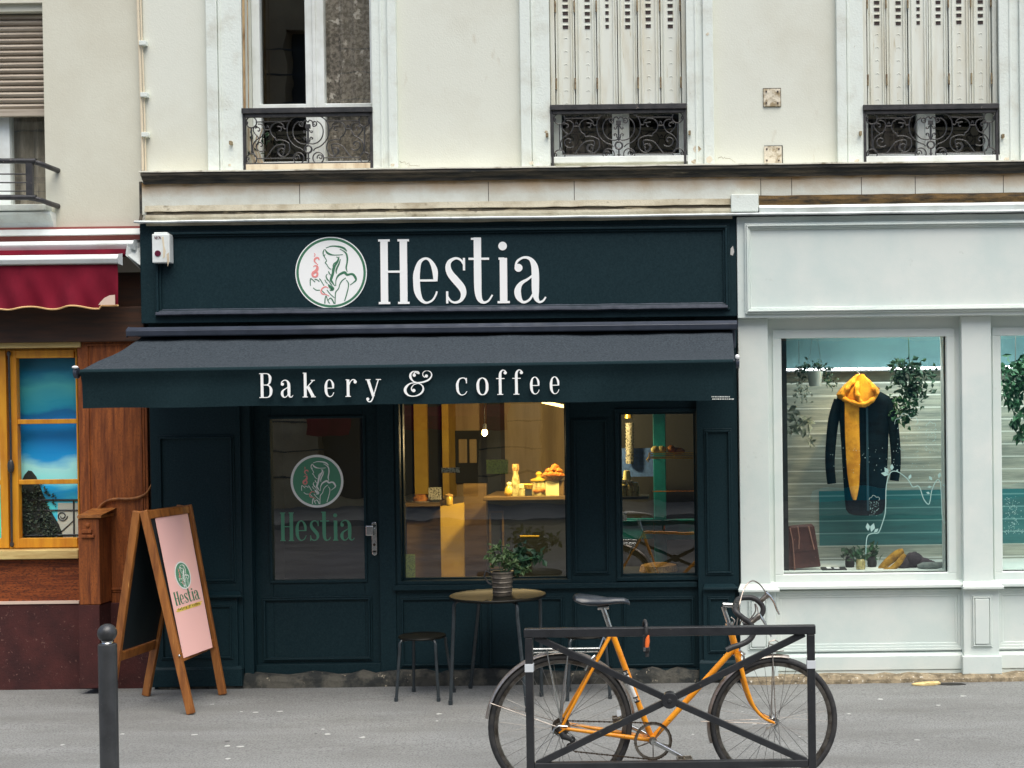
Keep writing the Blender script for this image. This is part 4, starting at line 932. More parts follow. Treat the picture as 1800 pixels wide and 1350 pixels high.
# ================================================================== brown wooden shopfront on the left
br = thing('brown_shopfront', 'brown varnished wooden shopfront with yellow framed windows at the far left', 'shopfront', (WX(100,1200),0,0))
YB = .06
zlin = WZ(70,612,YB)
WB = (WX(-260,790,YB), WX(139,790,YB), WZ(60,966,YB), zlin)
mb = MB(); wallholes(mb, -8.5, XA-.006, YB, .3, WZ(60,985,YB), WZ(100,402,.02), [WB]); mb.build('front_wall', M['brown_dark'], br)
MB().pbox(140,541,261,1200,YB-.03,YB-.002).build('corner_pilaster', M['brown_wood'], br, bevel=.006)
mb = MB(); moulding(mb, WX(152,850,YB-.03), WX(256,850,YB-.03), WZ(200,1040,YB), WZ(200,600,YB), .03, YB-.03, ((0,.006),(.5,.012))); mb.build('pilaster_moulding', M['brown_wood'], br, bevel=.003)
mb = MB(); mb.box(-8.5,XA-.01,-.02,YB,WZ(100,612,.0)+.04,WZ(100,541,.0)); mb.build('lintel', M['brown_dark'], br, bevel=.005)
MB().box(-8.5,WX(142,620,.02),.015,YB+.05,zlin,zlin+.042).build('window_head', M['sill_wood'], br, bevel=.005)
# window: two yellow leaves with glazing bars, painted sky board behind
ys = YB+.03
wf = MB(); frame_rect(wf, WB[0], WB[1]-.001, WB[2], WB[3], .028, ys, ys+.06)
for (pl,pr) in ((19,139),(-116,14)):
    a, b = WX(pl,790,ys), WX(pr,790,ys)
    wf.box(a,a+.052,ys-.012,ys+.04,WB[2]+.01,WB[3]-.01)
    wf.box(b-.052+(.045 if pr>100 else 0),b+ (0.0 if pr<100 else 0),ys-.012,ys+.04,WB[2]+.01,WB[3]-.01)
    wf.box(a+.05,b-.02,ys-.010,ys+.04,WB[3]-.066,WB[3]-.012); wf.box(a+.05,b-.02,ys-.010,ys+.04,WB[2]+.01,WB[2]+.075)
    for py in (741,847): z = WZ(80,py,ys); wf.box(a+.05,b-.01,ys-.004,ys+.035,z-.016,z+.016)
wy = wf.build('window', M['yellow_wood'], br, bevel=.004)
MB().box(WB[0]+.02,WB[1]-.02,ys+.02,ys+.026,WB[2]+.02,WB[3]-.02).build('window_pane', glassmat('glass_left',1.3,(.98,.99,.99)), wy)
rod = [W(15.5,622,ys-.03), W(19,780,ys-.03), W(21,960,ys-.03)]
MB().tube(rod, .007, 8).blob(W(19,820,ys-.03),.022,.02,.05).blob(W(15.5,622,ys-.025),.014,.012,.02).blob(W(21,957,ys-.025),.014,.012,.02).build('espagnolette_bolt', M['iron'], wy, smooth=True)
pb = MB().box(WB[0]+.01,WB[1]-.01,ys+.10,ys+.12,WB[2],WB[3]).build('painted_board', skypaint('painted_sky'), wy)
# painted hill overgrown with ivy and a balcony rail, cut-outs fixed on that board
yq = ys+.099; fb = (Vector((0,yq,0)),Vector((1,0,0)),Vector((0,0,1)),Vector((0,-1,0)))
def P2(px,py): p = W(px,py,yq); return (p.x,p.z)
M['hill'] = mat('hill', (34,38,36), r=.8, c2=(52,56,48), ns=20)
hill = [P2(*q) for q in ((30,960),(30,866),(36,850),(44,834),(50,827),(56,828),(64,838),(72,858),(84,890),(104,922),(112,946),(112,960))]
MB().prism(hill, fb, 0, .004).build('painted_hill', M['hill'], pb)
mb = MB(); rr = random.Random(6)
for i in range(520):
    px = rr.uniform(30,112); py = rr.uniform(855,958)
    if px > 74+(py-860)*.42: continue
    x,z = P2(px,py); mb.leaf((x,yq-.006-rr.random()*.006,z),(rr.uniform(-1,1),rr.uniform(-.35,.0),rr.uniform(-1,.6)),rr.uniform(.018,.034),rr.uniform(.006,.011),rr)
for i in range(40):
    t = i/40; x,z = P2(74+t*26+3*math.sin(t*11),850+t*38+4*math.sin(t*7)); mb.leaf((x,yq-.006,z),(rr.uniform(-1,1),-.2,rr.uniform(-1,1)),.02,.007,rr)
mb.build('painted_ivy', mat('ivy',(70,84,66),r=.6,c2=(34,50,40),ns=50,lo=.4,hi=.6,c3=(150,158,130),ns3=70,lo3=.62,hi3=.7), pb)
mb = MB()
for (q0,q1,r) in (((30,879),(142,879),.008),((30,897),(142,897),.006),((30,942),(142,940),.007),((130,879),(131,958),.006),((100,942),(130,915),.004)):
    a = P2(*q0); b = P2(*q1); mb.tube([(a[0],yq-.004,a[1]),(b[0],yq-.004,b[1])], r, 6)
sp = [P2(110+9*math.cos(t)*(1-t/14), 907+9*math.sin(t)*(1-t/14)) for t in [i*.4 for i in range(24)]]
mb.tube([(x,yq-.004,z) for x,z in sp], .004, 6); mb.build('painted_railing', M['iron'], pb)
MB().prism([P2(*q) for q in ((100,958),(102,884),(142,884),(142,958))], fb, -.0005, .0015).build('painted_facade', M['plaster_left'], pb)
# sill, board, pale strip, plinth
MB().box(-8.5,WX(138,975,-.02),-.03,YB+.02,WZ(60,983,-.02),WZ(60,967,-.02)).build('sill', M['sill_wood'], br, bevel=.006)
MB().box(-8.5,WX(138,1020,.0),.02,YB+.1,WZ(60,1058,.02),WZ(60,984,.02)).build('riser_board', M['brown_board'], br, bevel=.003)
MB().box(-8.5,WX(138,1058,.0),.005,YB,WZ(60,1062,.0),WZ(60,1057,.0)).build('pale_strip', M['pale_strip'], br)
MB().box(-8.5,XA-.02,.012,.3,-.02,WZ(60,1062,.0)-.001).build('plinth', M['plinth_red'], br, bevel=.006)
# the projecting wooden end post with cap, and a carved scroll above
ep = MB().pbox(138,912,175,1063,-.17,YB-.03).build('end_post', M['brown_wood'], br, bevel=.004)
MB().pbox(139,1064,176,1210,-.172,YB-.03).build('post_plinth', M['plinth_red'], ep, bevel=.004)
x0, x1 = WX(136,905,-.18), WX(178,905,-.18); z = WZ(157,911,-.18)
MB().box(x0,x1,-.185,YB-.03,z,z+.018).add([(x0,-.185,z+.019),(x1,-.185,z+.019),(x1+.02,YB-.03,z+.055),(x0+.02,YB-.03,z+.055)],[(0,1,2,3)]).build('post_cap', M['board_wood'], ep, bevel=.003)
mb = MB().blob(W(154,923,-.172),.016,.010,.018).box(WX(144,934,-.17),WX(162,934,-.17),-.182,-.168,WZ(153,937,-.17),WZ(153,931,-.17)).box(WX(144,943,-.17),WX(166,943,-.17),-.186,-.168,WZ(153,945,-.17),WZ(153,940,-.17)); mb.build('carved_ornament', M['brown_wood'], ep, bevel=.002)
cv = cat([(172,898),(178,888),(190,880),(206,877),(226,877),(244,874),(258,866),(267,850)],5)
up = [W(p.x,p.y,YB-.045) for p in cv]
MB().tube(up, [.010*(1-.6*max(0,(i/len(up)-.7)/.3)) for i in range(len(up))], 8).build('carved_scroll', M['board_wood'], br, smooth=True)

# ================================================================== red awning (retracted)
ra = thing('red_awning', 'retracted crimson awning with scalloped valance and white rails over the brown shopfront', 'awning', tuple(W(100,430,-.1)))
sweepx(MB(), [(.02,WZ(100,402,-.02)),(-.02,WZ(100,403,-.02)),(-.04,WZ(100,414,-.02)),(.02,WZ(100,414,-.02))], -8.5, WX(249,408,-.02), 1).build('top_rail', M['white_pvc'], ra, bevel=.003)
MB().box(-8.5,WX(251,408,0),.0,YB,WZ(100,446,0),WZ(100,399,0)).build('backing_board', mat('faded_red',(142,76,70),r=.7), ra)
sweepx(MB(), [(.0,WZ(100,421,-.1)),(-.12,WZ(100,424,-.12)),(-.14,WZ(100,430,-.12)),(-.12,WZ(100,440,-.12)),(.0,WZ(100,441,-.1))], -8.5, WX(238,432,-.1), 1).build('cassette', M['white_pvc'], ra, bevel=.004)
zc0,zc1 = WZ(235,482,-.08), WZ(235,424,-.08)
pr_ = [(-.0,zc0),(-.0,zc1+.0),(-.10,zc1-.04),(-.145,zc1-.10),(-.12,zc1-.17)]
mb = MB(); xa, xb = WX(228,450,-.1), WX(252,450,-.05)
mb.add([(xa,-.14,zc1-.02),(xb,-.01,zc1),(xb,-.01,zc0),(xa+.05,-.10,zc0+.06),(xa-.01,-.15,zc1-.10)], [(0,4,3,2,1)])
mb.add([(xa+.012,-.13,zc1-.02),(xb+.006,-.0,zc1),(xb+.006,-.0,zc0),(xa+.062,-.09,zc0+.06),(xa+.002,-.14,zc1-.10)], [(0,1,2,3,4)]); mb.build('end_cheek', M['white_pvc'], ra)
zt, zb = WZ(100,447,-.2), WZ(100,466,-.2)
fb_ = sweepx(MB(), [(-.17,zt),(-.23,zt-.01),(-.25,(zt+zb)/2),(-.235,zb+.004),(-.17,zb)], -8.5, WX(212,456,-.2), 1).build('front_bar', M['white_pvc'], ra, bevel=.004)
MB().box(-8.5,WX(226,445,-.1),-.16,.0,WZ(100,450,-.1),WZ(100,441,-.1)).build('rolled_fabric', M['red_fabric'], ra)
mb = MB(); x1 = WX(207,500,-.215); x0 = -7.0; N_ = 260; zt = WZ(100,466,-.215); per = WX(140,540,-.215)-WX(27,540,-.215)
zb0 = WZ(100,541,-.215); tr_ = MB(); tp = []
for i in range(N_+1):
    x = x0+(x1-x0)*i/N_; ph = 2*PI*(x1-x)/(per*.68)
    zb = zb0+ (.010*math.cos(ph) if x1-x > .12 else .010); 
    for k in range(7):
        v = k/6; mb.v.append(Vector((x,-.215+v*.020*math.sin(x*15+v*2.2)+v*.012*math.sin(x*37-v*4),zt+(zb-zt)*v)))
    tp.append(mb.v[-1]+Vector((0,-.003,0)))
for i in range(N_):
    for k in range(6): a = i*7+k; mb.f.append([a,a+1,a+8,a+7])
n0 = len(mb.v); mb.v += [p+Vector((0,.003,0)) for p in mb.v[:n0]]
for i in range(N_):
    for k in range(6): a = n0+i*7+k; mb.f.append([a,a+7,a+8,a+1])
vl = mb.build('valance', M['red_fabric'], ra, smooth=True)
tr_.tube(tp, .006, 6).build('trim', M['gold_trim'], vl, smooth=True)
MB().prism([P for P in ((-.0,0),(.11,0),(.11,.065),(.075,.062),(.04,.045),(.015,.02))], (W(173,536,-.232),Vector((1,0,0)),Vector((0,0,1)),Vector((0,-1,0))), -.001,.002).build('maker_label', M['pale_strip'], vl)
# ================================================================== inside the bakery
M['tan_wall'] = mat('tan_wall', (168,146,112), r=.8, c2=(140,120,92), ns=2, st=(3,1,.3))
M['ochre'] = mat('ochre', (206,168,66), r=.7, c2=(184,144,50), ns=3, bs=60, bd=.001)
M['in_dark'] = mat('in_dark', (24,27,28), r=.7)
M['in_floor'] = mat('in_floor', (86,74,60), r=.45, c2=(60,52,44), ns=6)
M['counter'] = mat('counter', (50,54,54), r=.4, c2=(40,42,42), ns=4)
M['counter_top'] = mat('counter_top', (120,96,60), r=.3, c2=(90,70,44), ns=6, st=(.4,3,3))
M['bread'] = mat('bread', (204,132,52), r=.6, c2=(150,84,30), ns=30)
M['wicker'] = mat('wicker', (186,146,80), r=.7, c2=(120,86,42), ns=60)
M['jar_glass'] = mat('jar_glass', (190,178,120), r=.12, c2=(120,104,60), ns=30, coat=.5)
M['cream_card'] = mat('cream_card', (226,214,150), r=.6)
M['lime_card'] = mat('lime_card', (176,186,72), r=.6, c2=(120,128,50), ns=90, st=(1,1,2), lo=.48, hi=.56)
M['white_card'] = mat('white_card', (196,192,176), r=.6, c2=(70,66,58), ns=110, lo=.5, hi=.56)
M['gold_tin'] = mat('gold_tin', (220,180,70), r=.35, m=.4)
M['bulb'] = mat('bulb', (255,220,150), emit=(255,196,110), es=14)
M['tube'] = mat('tube', (255,230,160), emit=(255,214,130), es=5)
ir = thing('bakery_interior', 'dim warm bakery room behind the black shop windows', 'room', (WX(860,1010,1.5),1.5,.02))
xa, xb = WX(455,900,.3), WX(1296,900,.3)
MB().box(xa-.6,xb+.3,3.3,3.35,-.0,3.0).build('back_wall', M['tan_wall'], ir)
MB().box(xa-.65,xa-.6,.23,3.3,0,3.0).box(xb+.3,xb+.35,.23,3.3,0,3.0).build('side_wall', M['in_dark'], ir)
MB().box(xa-.65,xb+.35,.23,3.35,3.0,3.05).build('ceiling', M['in_dark'], ir)
MB().box(xa-.65,xb+.35,.23,3.35,-.04,.045).build('floor', M['in_floor'], ir)
mb = MB()
for a,b in ((640,727),(753,779),(857,881)): mb.box(WX(a,850,3.0),WX(b,850,3.0),3.0,3.299,.045,2.99)
mb.box(WX(1000,850,3.0),xb+.3,3.0,3.299,.045,2.99).box(xa-.6,WX(640,850,3.0),3.05,3.299,.045,2.99)
mb.build('dark_partition', M['in_dark'], ir)
MB().box(WX(729,850,2.95),WX(752,850,2.95),2.95,3.299,WZ(740,890,2.95),2.99).box(WX(780,850,2.95),WX(791.5,850,2.95),2.9,3.299,WZ(786,876,2.95),2.99).build('ochre_post', M['ochre'], ir)
pf = MB().box(WX(792,800,3.2),WX(856,800,3.2),3.25,3.298,WZ(825,850,3.2),WZ(825,757,3.2)).build('back_doorway', M['in_dark'], ir)
mb = MB()
for a,b in ((806,821),(825,838)): mb.pbox(a,772,b,814,3.235,3.249)
mb.build('hanging_cloth', M['tan_wall'], pf, bevel=.01)
# solid teal bars and a blue panel stand in for reflections in the narrow window
M['reflected_teal'] = mat('reflected_teal', (10,120,132), r=.45, c2=(6,96,108), ns=6)
M['blue_reflection_panel'] = mat('blue_reflection_panel', (62,96,158), r=.6, c2=(48,76,128), ns=30)
tp_ = MB().pbox(1149,700,1171,1005,1.0,1.05).pbox(1040,912,1149,948,1.0,1.05).pbox(1171.2,912,1290,948,1.0,1.05).pbox(1040,914,1290,917,.985,.999).build('teal_reflection_bars', M['reflected_teal'], ir, bevel=.004)
MB().pbox(1062,788,1150,838,1.3,1.32).build('blue_reflection_panel', M['blue_reflection_panel'], ir)
MB().box(WX(1030,850,1.9),xb+.3,1.9,1.94,.046,2.99).build('added_dark_backing', M['in_dark'], ir)  # added dark sheet, makes the room behind the narrow window read darker
# counter
ct = thing('bakery_counter', 'dark bakery counter with a bright ochre end panel', 'counter', tuple(W(860,1015,1.2)))
zt = WZ(920,879,1.15)
MB().box(WX(857,900,1.15),WX(1010,900,1.15),1.18,1.8,.046,zt).build('body', M['counter'], ct)
MB().box(WX(850,878,1.12),WX(1012,878,1.12),1.10,1.86,zt+.001,zt+.03).build('worktop', M['counter_top'], ct, bevel=.004)
p0 = WX(775,950,1.3); p1 = WX(815,950,1.3)
z0p,z1p = .046, WZ(790,890,1.3); z1q = WZ(815,884,1.3)
MB().add([(p0,1.3,z0p),(p1,1.32,z0p),(p1,1.32,z1q),(p0,1.3,z1p),(p0,1.34,z0p),(p1,1.36,z0p),(p1,1.36,z1q),(p0,1.34,z1p)],[(0,1,2,3),(7,6,5,4),(0,4,5,1),(1,5,6,2),(2,6,7,3),(3,7,4,0)]).build('end_panel', M['ochre'], ct)
MB().box(WX(816,960,1.7),WX(856,960,1.7),1.7,1.75,.046,WZ(830,850,1.7)).build('wood_panel', M['counter_top'], ct)
mb = MB(); frame_rect(mb, WX(860,940,1.17), WX(886,940,1.17), WZ(870,1000,1.17), WZ(870,898,1.17), .014, 1.165, 1.179); mb.build('shelf_frame', M['counter_top'], ct)
MB().tube([W(914,943,.9),W(948,943,.9)], .008, 8).build('rail', M['gold_tin'], ct)
def at(px, py, y): return W(px,py,y)
def prop(name, label, cat_, px, py, y, parts, group=None):
    base = W(px,py,y); t = thing(name, label, cat_, tuple(base), group)
    for nm, f, m, sm in parts: f(MB(), base).build(nm, m, t, smooth=sm)
    return t
yc = 1.2; zc_ = zt+.031
def on(px): return Vector((WX(px,870,yc), yc, zc_))
def propz(name, label, cat_, px, parts, group=None, y=yc, z=None):
    base = Vector((WX(px,870,y), y, zc_ if z is None else z)); t = thing(name, label, cat_, tuple(base), group)
    for nm, f, m, sm in parts: f(MB(), base).build(nm, m, t, smooth=sm)
    return t
propz('carafe', 'tall slim glass carafe standing on the bakery counter', 'carafe', 907, [('body', lambda m,b: m.lathe([(.045,0),(.045,.02),(.03,.12),(.02,.17),(.022,.205)],b,16), M['jar_glass'], True), ('neck', lambda m,b: m.lathe([(.024,.19),(.028,.21),(.024,.24)],b,16), M['wicker'], True)])
propz('jar', 'round squat yellow jar, leftmost on the bakery counter', 'jar', 896, [('body', lambda m,b: m.lathe([(.03,0),(.042,.02),(.036,.055),(.016,.08)],b,16), M['gold_tin'], True), ('lid', lambda m,b: m.lathe([(.02,.08),(.022,.095),(.01,.105)],b,14), M['cream_card'], True)])
propz('jar', 'stubby jar with pale lid just right of the carafe', 'jar', 918, [('body', lambda m,b: m.lathe([(.034,0),(.036,.05),(.03,.06)],b,16), M['jar_glass'], True), ('lid', lambda m,b: m.lathe([(.034,.06),(.034,.085),(.02,.09)],b,14), M['cream_card'], True)])
propz('bowl', 'small yellow bowl on a dark stand between the jar and the cake dome', 'bowl', 931, [('stand', lambda m,b: m.box(b.x-.03,b.x+.03,b.y-.03,b.y+.03,b.z,b.z+.05), M['counter'], False), ('dish', lambda m,b: m.lathe([(.03,.051),(.05,.085),(.046,.09),(.02,.06)],b,16), M['gold_tin'], True)])
propz('cake_dome', 'glass cake jar with shiny gold lid and knob in front of the bread basket', 'cake jar', 948, [('body', lambda m,b: m.lathe([(.06,0),(.062,.02),(.058,.10),(.05,.11)],b,20), M['jar_glass'], True), ('lid', lambda m,b: m.lathe([(.066,.111),(.066,.122),(.02,.135),(.018,.15),(.026,.165),(.012,.18)],b,20), M['gold_tin'], True), ('cake', lambda m,b: m.blob(b+Vector((-.01,-.058,.04)),.035,.012,.02).blob(b+Vector((.03,-.055,.045)),.025,.012,.02), M['bread'], True)])
propz('card_box', 'plain yellow cardboard box under the basket of croissants', 'box', 973, [('carton', lambda m,b: m.box(b.x-.055,b.x+.045,b.y-.04,b.y+.06,b.z,b.z+.11), M['cream_card'], False), ('side', lambda m,b: m.box(b.x+.0455,b.x+.08,b.y-.02,b.y+.06,b.z,b.z+.11), M['counter_top'], False)])
zb_ = zc_+.112
propz('bread_basket', 'wicker basket with flared rim holding croissants on the yellow box', 'basket', 974, [('basket', lambda m,b: m.lathe([(.05,0),(.085,.035),(.088,.037),(.08,.03),(.05,.006)],b,20), M['wicker'], True)], z=zb_)
rr = random.Random(1); cr = None
for i,(dx_,dz_) in enumerate(((-.055,.045),(-.02,.05),(.02,.045),(.055,.04),(-.035,.075),(.0,.085),(.035,.075),(.01,.105))):
    b = Vector((WX(974,870,yc)+dx_, yc-.03+.01*i*.5, zb_+dz_))
    m = MB().tube([b+Vector((-.032,.012,-.012)),b+Vector((-.018,0,.0)),b+Vector((0,-.006,.006)),b+Vector((.018,0,.0)),b+Vector((.032,.012,-.012))],[.005,.014,.018,.014,.005],8)
    tag(m.build('croissant', M['bread'], origin=b, smooth=True), 'golden brown croissant heaped in the wicker basket on the bakery counter', 'croissant', 'croissants in the wicker basket')
# left shelf with goods
sh = thing('goods_shelf', 'low dark shelf with small goods behind the left of the wide bakery window', 'shelf', tuple(W(748,885,2.0)))
zs = WZ(748,883,2.0)
MB().box(WX(706,883,2.0),WX(776,883,2.0),1.95,2.3,zs-.03,zs).box(WX(706,883,2.0),WX(776,883,2.0),2.2,2.3,.046,zs-.031).build('top', M['counter_top'], sh)
def propy(name, label, cat_, px, y, z, parts, group=None):
    b = Vector((WX(px,870,y), y, z)); t = thing(name, label, cat_, tuple(b), group)
    for nm, f, m, sm in parts: f(MB(), b).build(nm, m, t, smooth=sm)
propy('cake', 'orange glazed cake under glass on the low shelf at the left', 'cake', 741, 2.1, zs, [('cake', lambda m,b: m.lathe([(.07,0),(.075,.03),(.05,.06)],b,16), M['bread'], True),('plate', lambda m,b: m.lathe([(.085,.0),(.09,.006)],b,16), M['white_card'], False)])
propy('price_card', 'small black and white card on the low bakery shelf', 'card', 765, 2.02, zs, [('card', lambda m,b: m.box(b.x-.055,b.x+.05,b.y,b.y+.01,b.z+.02,b.z+.12), M['white_card'], False),('stand', lambda m,b: m.box(b.x-.03,b.x+.03,b.y+.011,b.y+.05,b.z,b.z+.05), M['counter'], False)])
propy('tin', 'gold tin with lid on the counter end beside the ochre panel', 'tin', 789, 1.33, WZ(789,887,1.33), [('body', lambda m,b: m.lathe([(.03,0),(.032,.06),(.028,.065)],b,14), M['gold_tin'], True),('lid', lambda m,b: m.lathe([(.034,.066),(.034,.075),(.01,.085)],b,14), M['wicker'], True)])
# notices stuck inside the panes
yk_ = YD+.085
for px0,py0,px1,py1,m,l in ((855,808,893,833,'lime_card','yellow green paper notice stuck inside the wide bakery window'),(776,822,808,831,'white_card','narrow white printed strip stuck inside the wide bakery window'),(710,974,730,1017,'lime_card','tall yellow green leaflet standing in the lower left corner of the bakery window'),(1092,900,1102,916,'white_card','tiny white card stuck on the narrow bakery window')):
    t = MB().pbox(px0,py0,px1,py1,yk_,yk_+.002).build('notice', M[m], origin=W((px0+px1)/2,py1,yk_)); tag(t, l, 'notice')
# lamps
L1 = W(852,760,1.0)
pl = thing('pendant_lamp', 'bare glowing bulb hanging in the middle of the bakery', 'lamp', tuple(L1))
MB().blob(L1,.022,.022,.028).build('bulb', M['bulb'], pl, smooth=True)
MB().tube([L1+Vector((0,0,.03)),Vector((L1.x,1.0,3.0))],.004,6).lathe([(.014,.022),(.016,.06)],L1,10).build('cord', M['in_dark'], pl)
def plight(name, loc, e, col, size=.05, parent=None):
    d = bpy.data.lights.new(name,'POINT'); d.energy = e; d.color = col; d.shadow_soft_size = size
    o = bpy.data.objects.new(name,d); COL.objects.link(o); o.location = loc; return o
plight('pendant_light', L1+Vector((0,.0,-.05)), 20, (1,.72,.36))
L2 = W(973,700,.75)
tl_ = thing('tube_lamp', 'slim tilted glowing tube lamp above the bakery counter', 'lamp', tuple(L2))
a = W(953,706,.75); b = W(994,715,.75)
MB().tube([a,b],.012,10).build('tube', M['tube'], tl_, smooth=True)
MB().tube([a+Vector((-.1,0,.035)),b+Vector((.05,0,.03))],.02,8).tube([a.lerp(b,.5)+Vector((0,0,.03)),Vector((a.x,.75,3.0))],.004,6).build('holder', M['in_dark'], tl_)
cs_ = bpy.data.lights.new('counter_light','SPOT'); cs_.energy = 74; cs_.color = (1,.74,.34); cs_.spot_size = math.radians(168); cs_.spot_blend = .5; cs_.shadow_soft_size = .06
cso = bpy.data.objects.new('counter_light', cs_); COL.objects.link(cso); cso.location = Vector(L2)+Vector((0,.03,-.06)); cso.rotation_euler = (math.radians(46),0,math.radians(0))
# things in the narrow window: wire rack with loaves, jars, cup tower and a basket
yr = .75
rk = thing('wire_rack', 'brass wire rack carrying loaves in the narrow bakery window', 'rack', tuple(W(1185,804,yr)))
mb = MB()
for py in (796,799,802,805): mb.tube([W(1141,py,yr),W(1236,py,yr)],.0035 if py<805 else .006,6)
for px in (1141,1185,1230): mb.tube([W(px,796,yr),W(px,805,yr)],.004,6); mb.tube([W(px,803,yr),W(px,803,yr)+Vector((0,.25,0))],.004,6)
mb.tube([W(1141,803,yr),W(1137,808,yr),W(1139,812,yr),W(1142,806,yr)],.005,6); mb.build('wire_tray', M['gold_tin'], rk)
MB().tube([W(1147,864,yr),W(1236,863,yr)],.004,6).build('lower_rail', M['bread'], rk)
for i,(px,py,rx) in enumerate(((1180,789,.030),(1192,793,.05),(1152,790,.034),(1163,790,.034))):
    b = W(px,py,yr+.06); t = MB().blob(b,rx,.04,.026,12,8,i,.12).build('loaf', M['bread'] if i<2 else M['cream_card'], origin=b, smooth=True)
    tag(t, ('round golden loaf at the back of the wire rack','long flat loaf on the right of the wire rack','small pale bun on the left end of the wire rack','small pale bun next to the loaves on the wire rack')[i], 'bread')
cs = thing('cup_tower', 'tall stack of pale paper cups with a yellow top in the narrow window', 'cups', tuple(W(1107,815,yr+.5)))
mb = MB()
for i in range(12): b = W(1107,815-6.0*i,yr+.5); mb.lathe([(.026,0),(.034,.024),(.030,.025)],b,14)
mb.build('cup_stack', M['white_card'], cs); MB().lathe([(.03,0),(.026,.035)],W(1105,735,yr+.5),14).build('top_cup', M['gold_tin'], cs)
prop('cup', 'upturned yellow paper cup on top of the glass jars in the narrow window', 'cup', 1102, 843, yr, [('cup', lambda m,b: m.lathe([(.030,0),(.022,.066)],b,16), M['cream_card'], True)])
for i,(px,h) in enumerate(((1096,.11),(1108,.11),(1117,.10))):
    prop('glass_jar', ('leftmost of the amber jars under the yellow cup','middle of the amber jars under the yellow cup','rightmost of the amber jars under the yellow cup')[i], 'jar', px, 872, yr, [('jar', lambda m,b: m.lathe([(.026,0),(.027,h-.03),(.018,h-.02),(.020,h)],b,14), M['jar_glass'], True)])
wsf = thing('window_shelf', 'dark wooden ledge inside the narrow bakery window holding amber jars', 'shelf', tuple(W(1156,876,yr)))
MB().box(WX(1086,874,yr),WX(1140,874,yr),yr-.06,yr+.2,WZ(1110,877,yr),WZ(1110,872.4,yr)).build('board', M['counter'], wsf)
bk = thing('wicker_basket', 'woven yellow basket at the foot of the narrow bakery window', 'basket', tuple(W(1158,1016,.4)))
MB().lathe([(.10,0),(.14,.05),(.125,.10),(.06,.115),(.03,.118)],W(1158,1018,.4),24).build('body', M['wicker'], bk, smooth=True)
MB().box(NAR[0]-.1,NAR[1]+.1,.23,.7,NAR[2]-.03,NAR[2]-.004).build('window_board', M['counter'], ir)

# ================================================================== inside the clothes shop
M['slat_wall'] = slats('slat_wall', (186,188,172), (128,136,128), .092, (220,224,214))
M['upper_wall'] = mat('upper_wall', (66,100,102), r=.8, c2=(54,86,90), ns=2)
M['led'] = mat('led', (255,255,255), emit=(255,248,250), es=9)
M['led_rail'] = mat('led_rail', (190,190,196), r=.4)
yb = .85
wr = thing('display_room', 'clothes shop display room lined with grey horizontal slats', 'room', (WX(1560,1003,.4),.4,WG1[2]))
zl = WZ(1518,651,yb); zfl = WG1[2]-.004
MB().box(XE+.02,XR2,yb,yb+.05,zfl,zl).build('slatted_wall', M['slat_wall'], wr)
MB().pbox(1440,858,2300,954,yb-.004,yb-.001).build('teal_reflection_band', slats('teal_reflection_band', (56,124,124), (44,100,103), .092, (116,164,162)), wr)  # teal colour on the slats stands in for a street reflection
MB().box(XE+.02,XR2,yb+.01,yb+.05,zl+.001,2.75).build('upper_wall', M['upper_wall'], wr)
MB().box(XE+.02,XR2,.23,yb,2.70,2.75).build('ceiling', M['upper_wall'], wr)
MB().box(XE+.02,XE+.06,.23,yb,zfl,2.7).box(XR2-.05,XR2,.23,yb,zfl,2.7).build('side_wall', M['upper_wall'], wr)
MB().box(XE+.02,XR2,.08,yb+.02,zfl-.05,zfl-.001).build('display_floor', M['shop_white'], wr)
ls = thing('led_strip', 'row of white light dots running along the top of the slatted wall', 'light strip', tuple(W(1518,648,yb-.06)))
x0 = WX(1340,648,yb-.06); x1 = 4.9; z = WZ(1518,648,yb-.06)
MB().box(x0,x1,yb-.07,yb-.001,z-.018,z-.008).build('rail', M['led_rail'], ls)
MB().box(x0,x1,yb-.56,yb-.50,2.64,2.70).build('unseen_fill_rail', M['led_rail'], ls)  # added rail hidden above the window head, goes with the fill light
mb = MB(); n = int((x1-x0)/.024)
for i in range(n): x = x0+i*.024; mb.box(x,x+.016,yb-.068,yb-.052,z-.007,z+.007)
tag(mb.build('light_dots', M['led'], ls), kind='stuff')
ald = bpy.data.lights.new('added_fill_light','AREA'); ald.shape = 'RECTANGLE'; ald.size = 3.4; ald.size_y = .02; ald.energy = 30; ald.color = (.92,1,.97)  # added fill light near the ceiling to brighten the display, no visible source
alo = bpy.data.objects.new('added_fill_light', ald); COL.objects.link(alo); alo.location = ((x0+x1)/2, yb-.53, 2.62); alo.rotation_euler = (math.radians(30),0,0)
# warm spotlight whose pool of light shows on the wall above the coat
spd = bpy.data.lights.new('warm_spot','SPOT'); spd.energy = 16; spd.color = (1,.70,.34); spd.spot_size = math.radians(75); spd.spot_blend = .6; spd.shadow_soft_size = .03
sp = bpy.data.objects.new('warm_spot', spd); COL.objects.link(sp); tgt = W(1511,690,.45); src = W(1512,590,.22)
sp.location = src; sp.rotation_euler = (Vector(src)-Vector(tgt)).to_track_quat('Z','Y').to_euler()
sl_ = thing('ceiling_spot', 'small white spotlight on the shop ceiling above the dark coat', 'lamp', tuple(src))
MB().lathe([(.03,.01),(.032,.08),(.02,.10)],src,14).tube([Vector(src)+Vector((0,0,.1)),Vector((src.x,src.y,2.71))],.006,6).build('housing', M['white_pvc'], sl_)
M['coat'] = mat('coat', (9,27,36), r=.9, c2=(5,17,24), ns=10, st=(2,1,.5), bs=200, bd=.001, spec=.15)
M['scarf'] = mat('scarf', (240,172,44), r=.9, c2=(206,136,26), ns=14, bs=120, bd=.004)
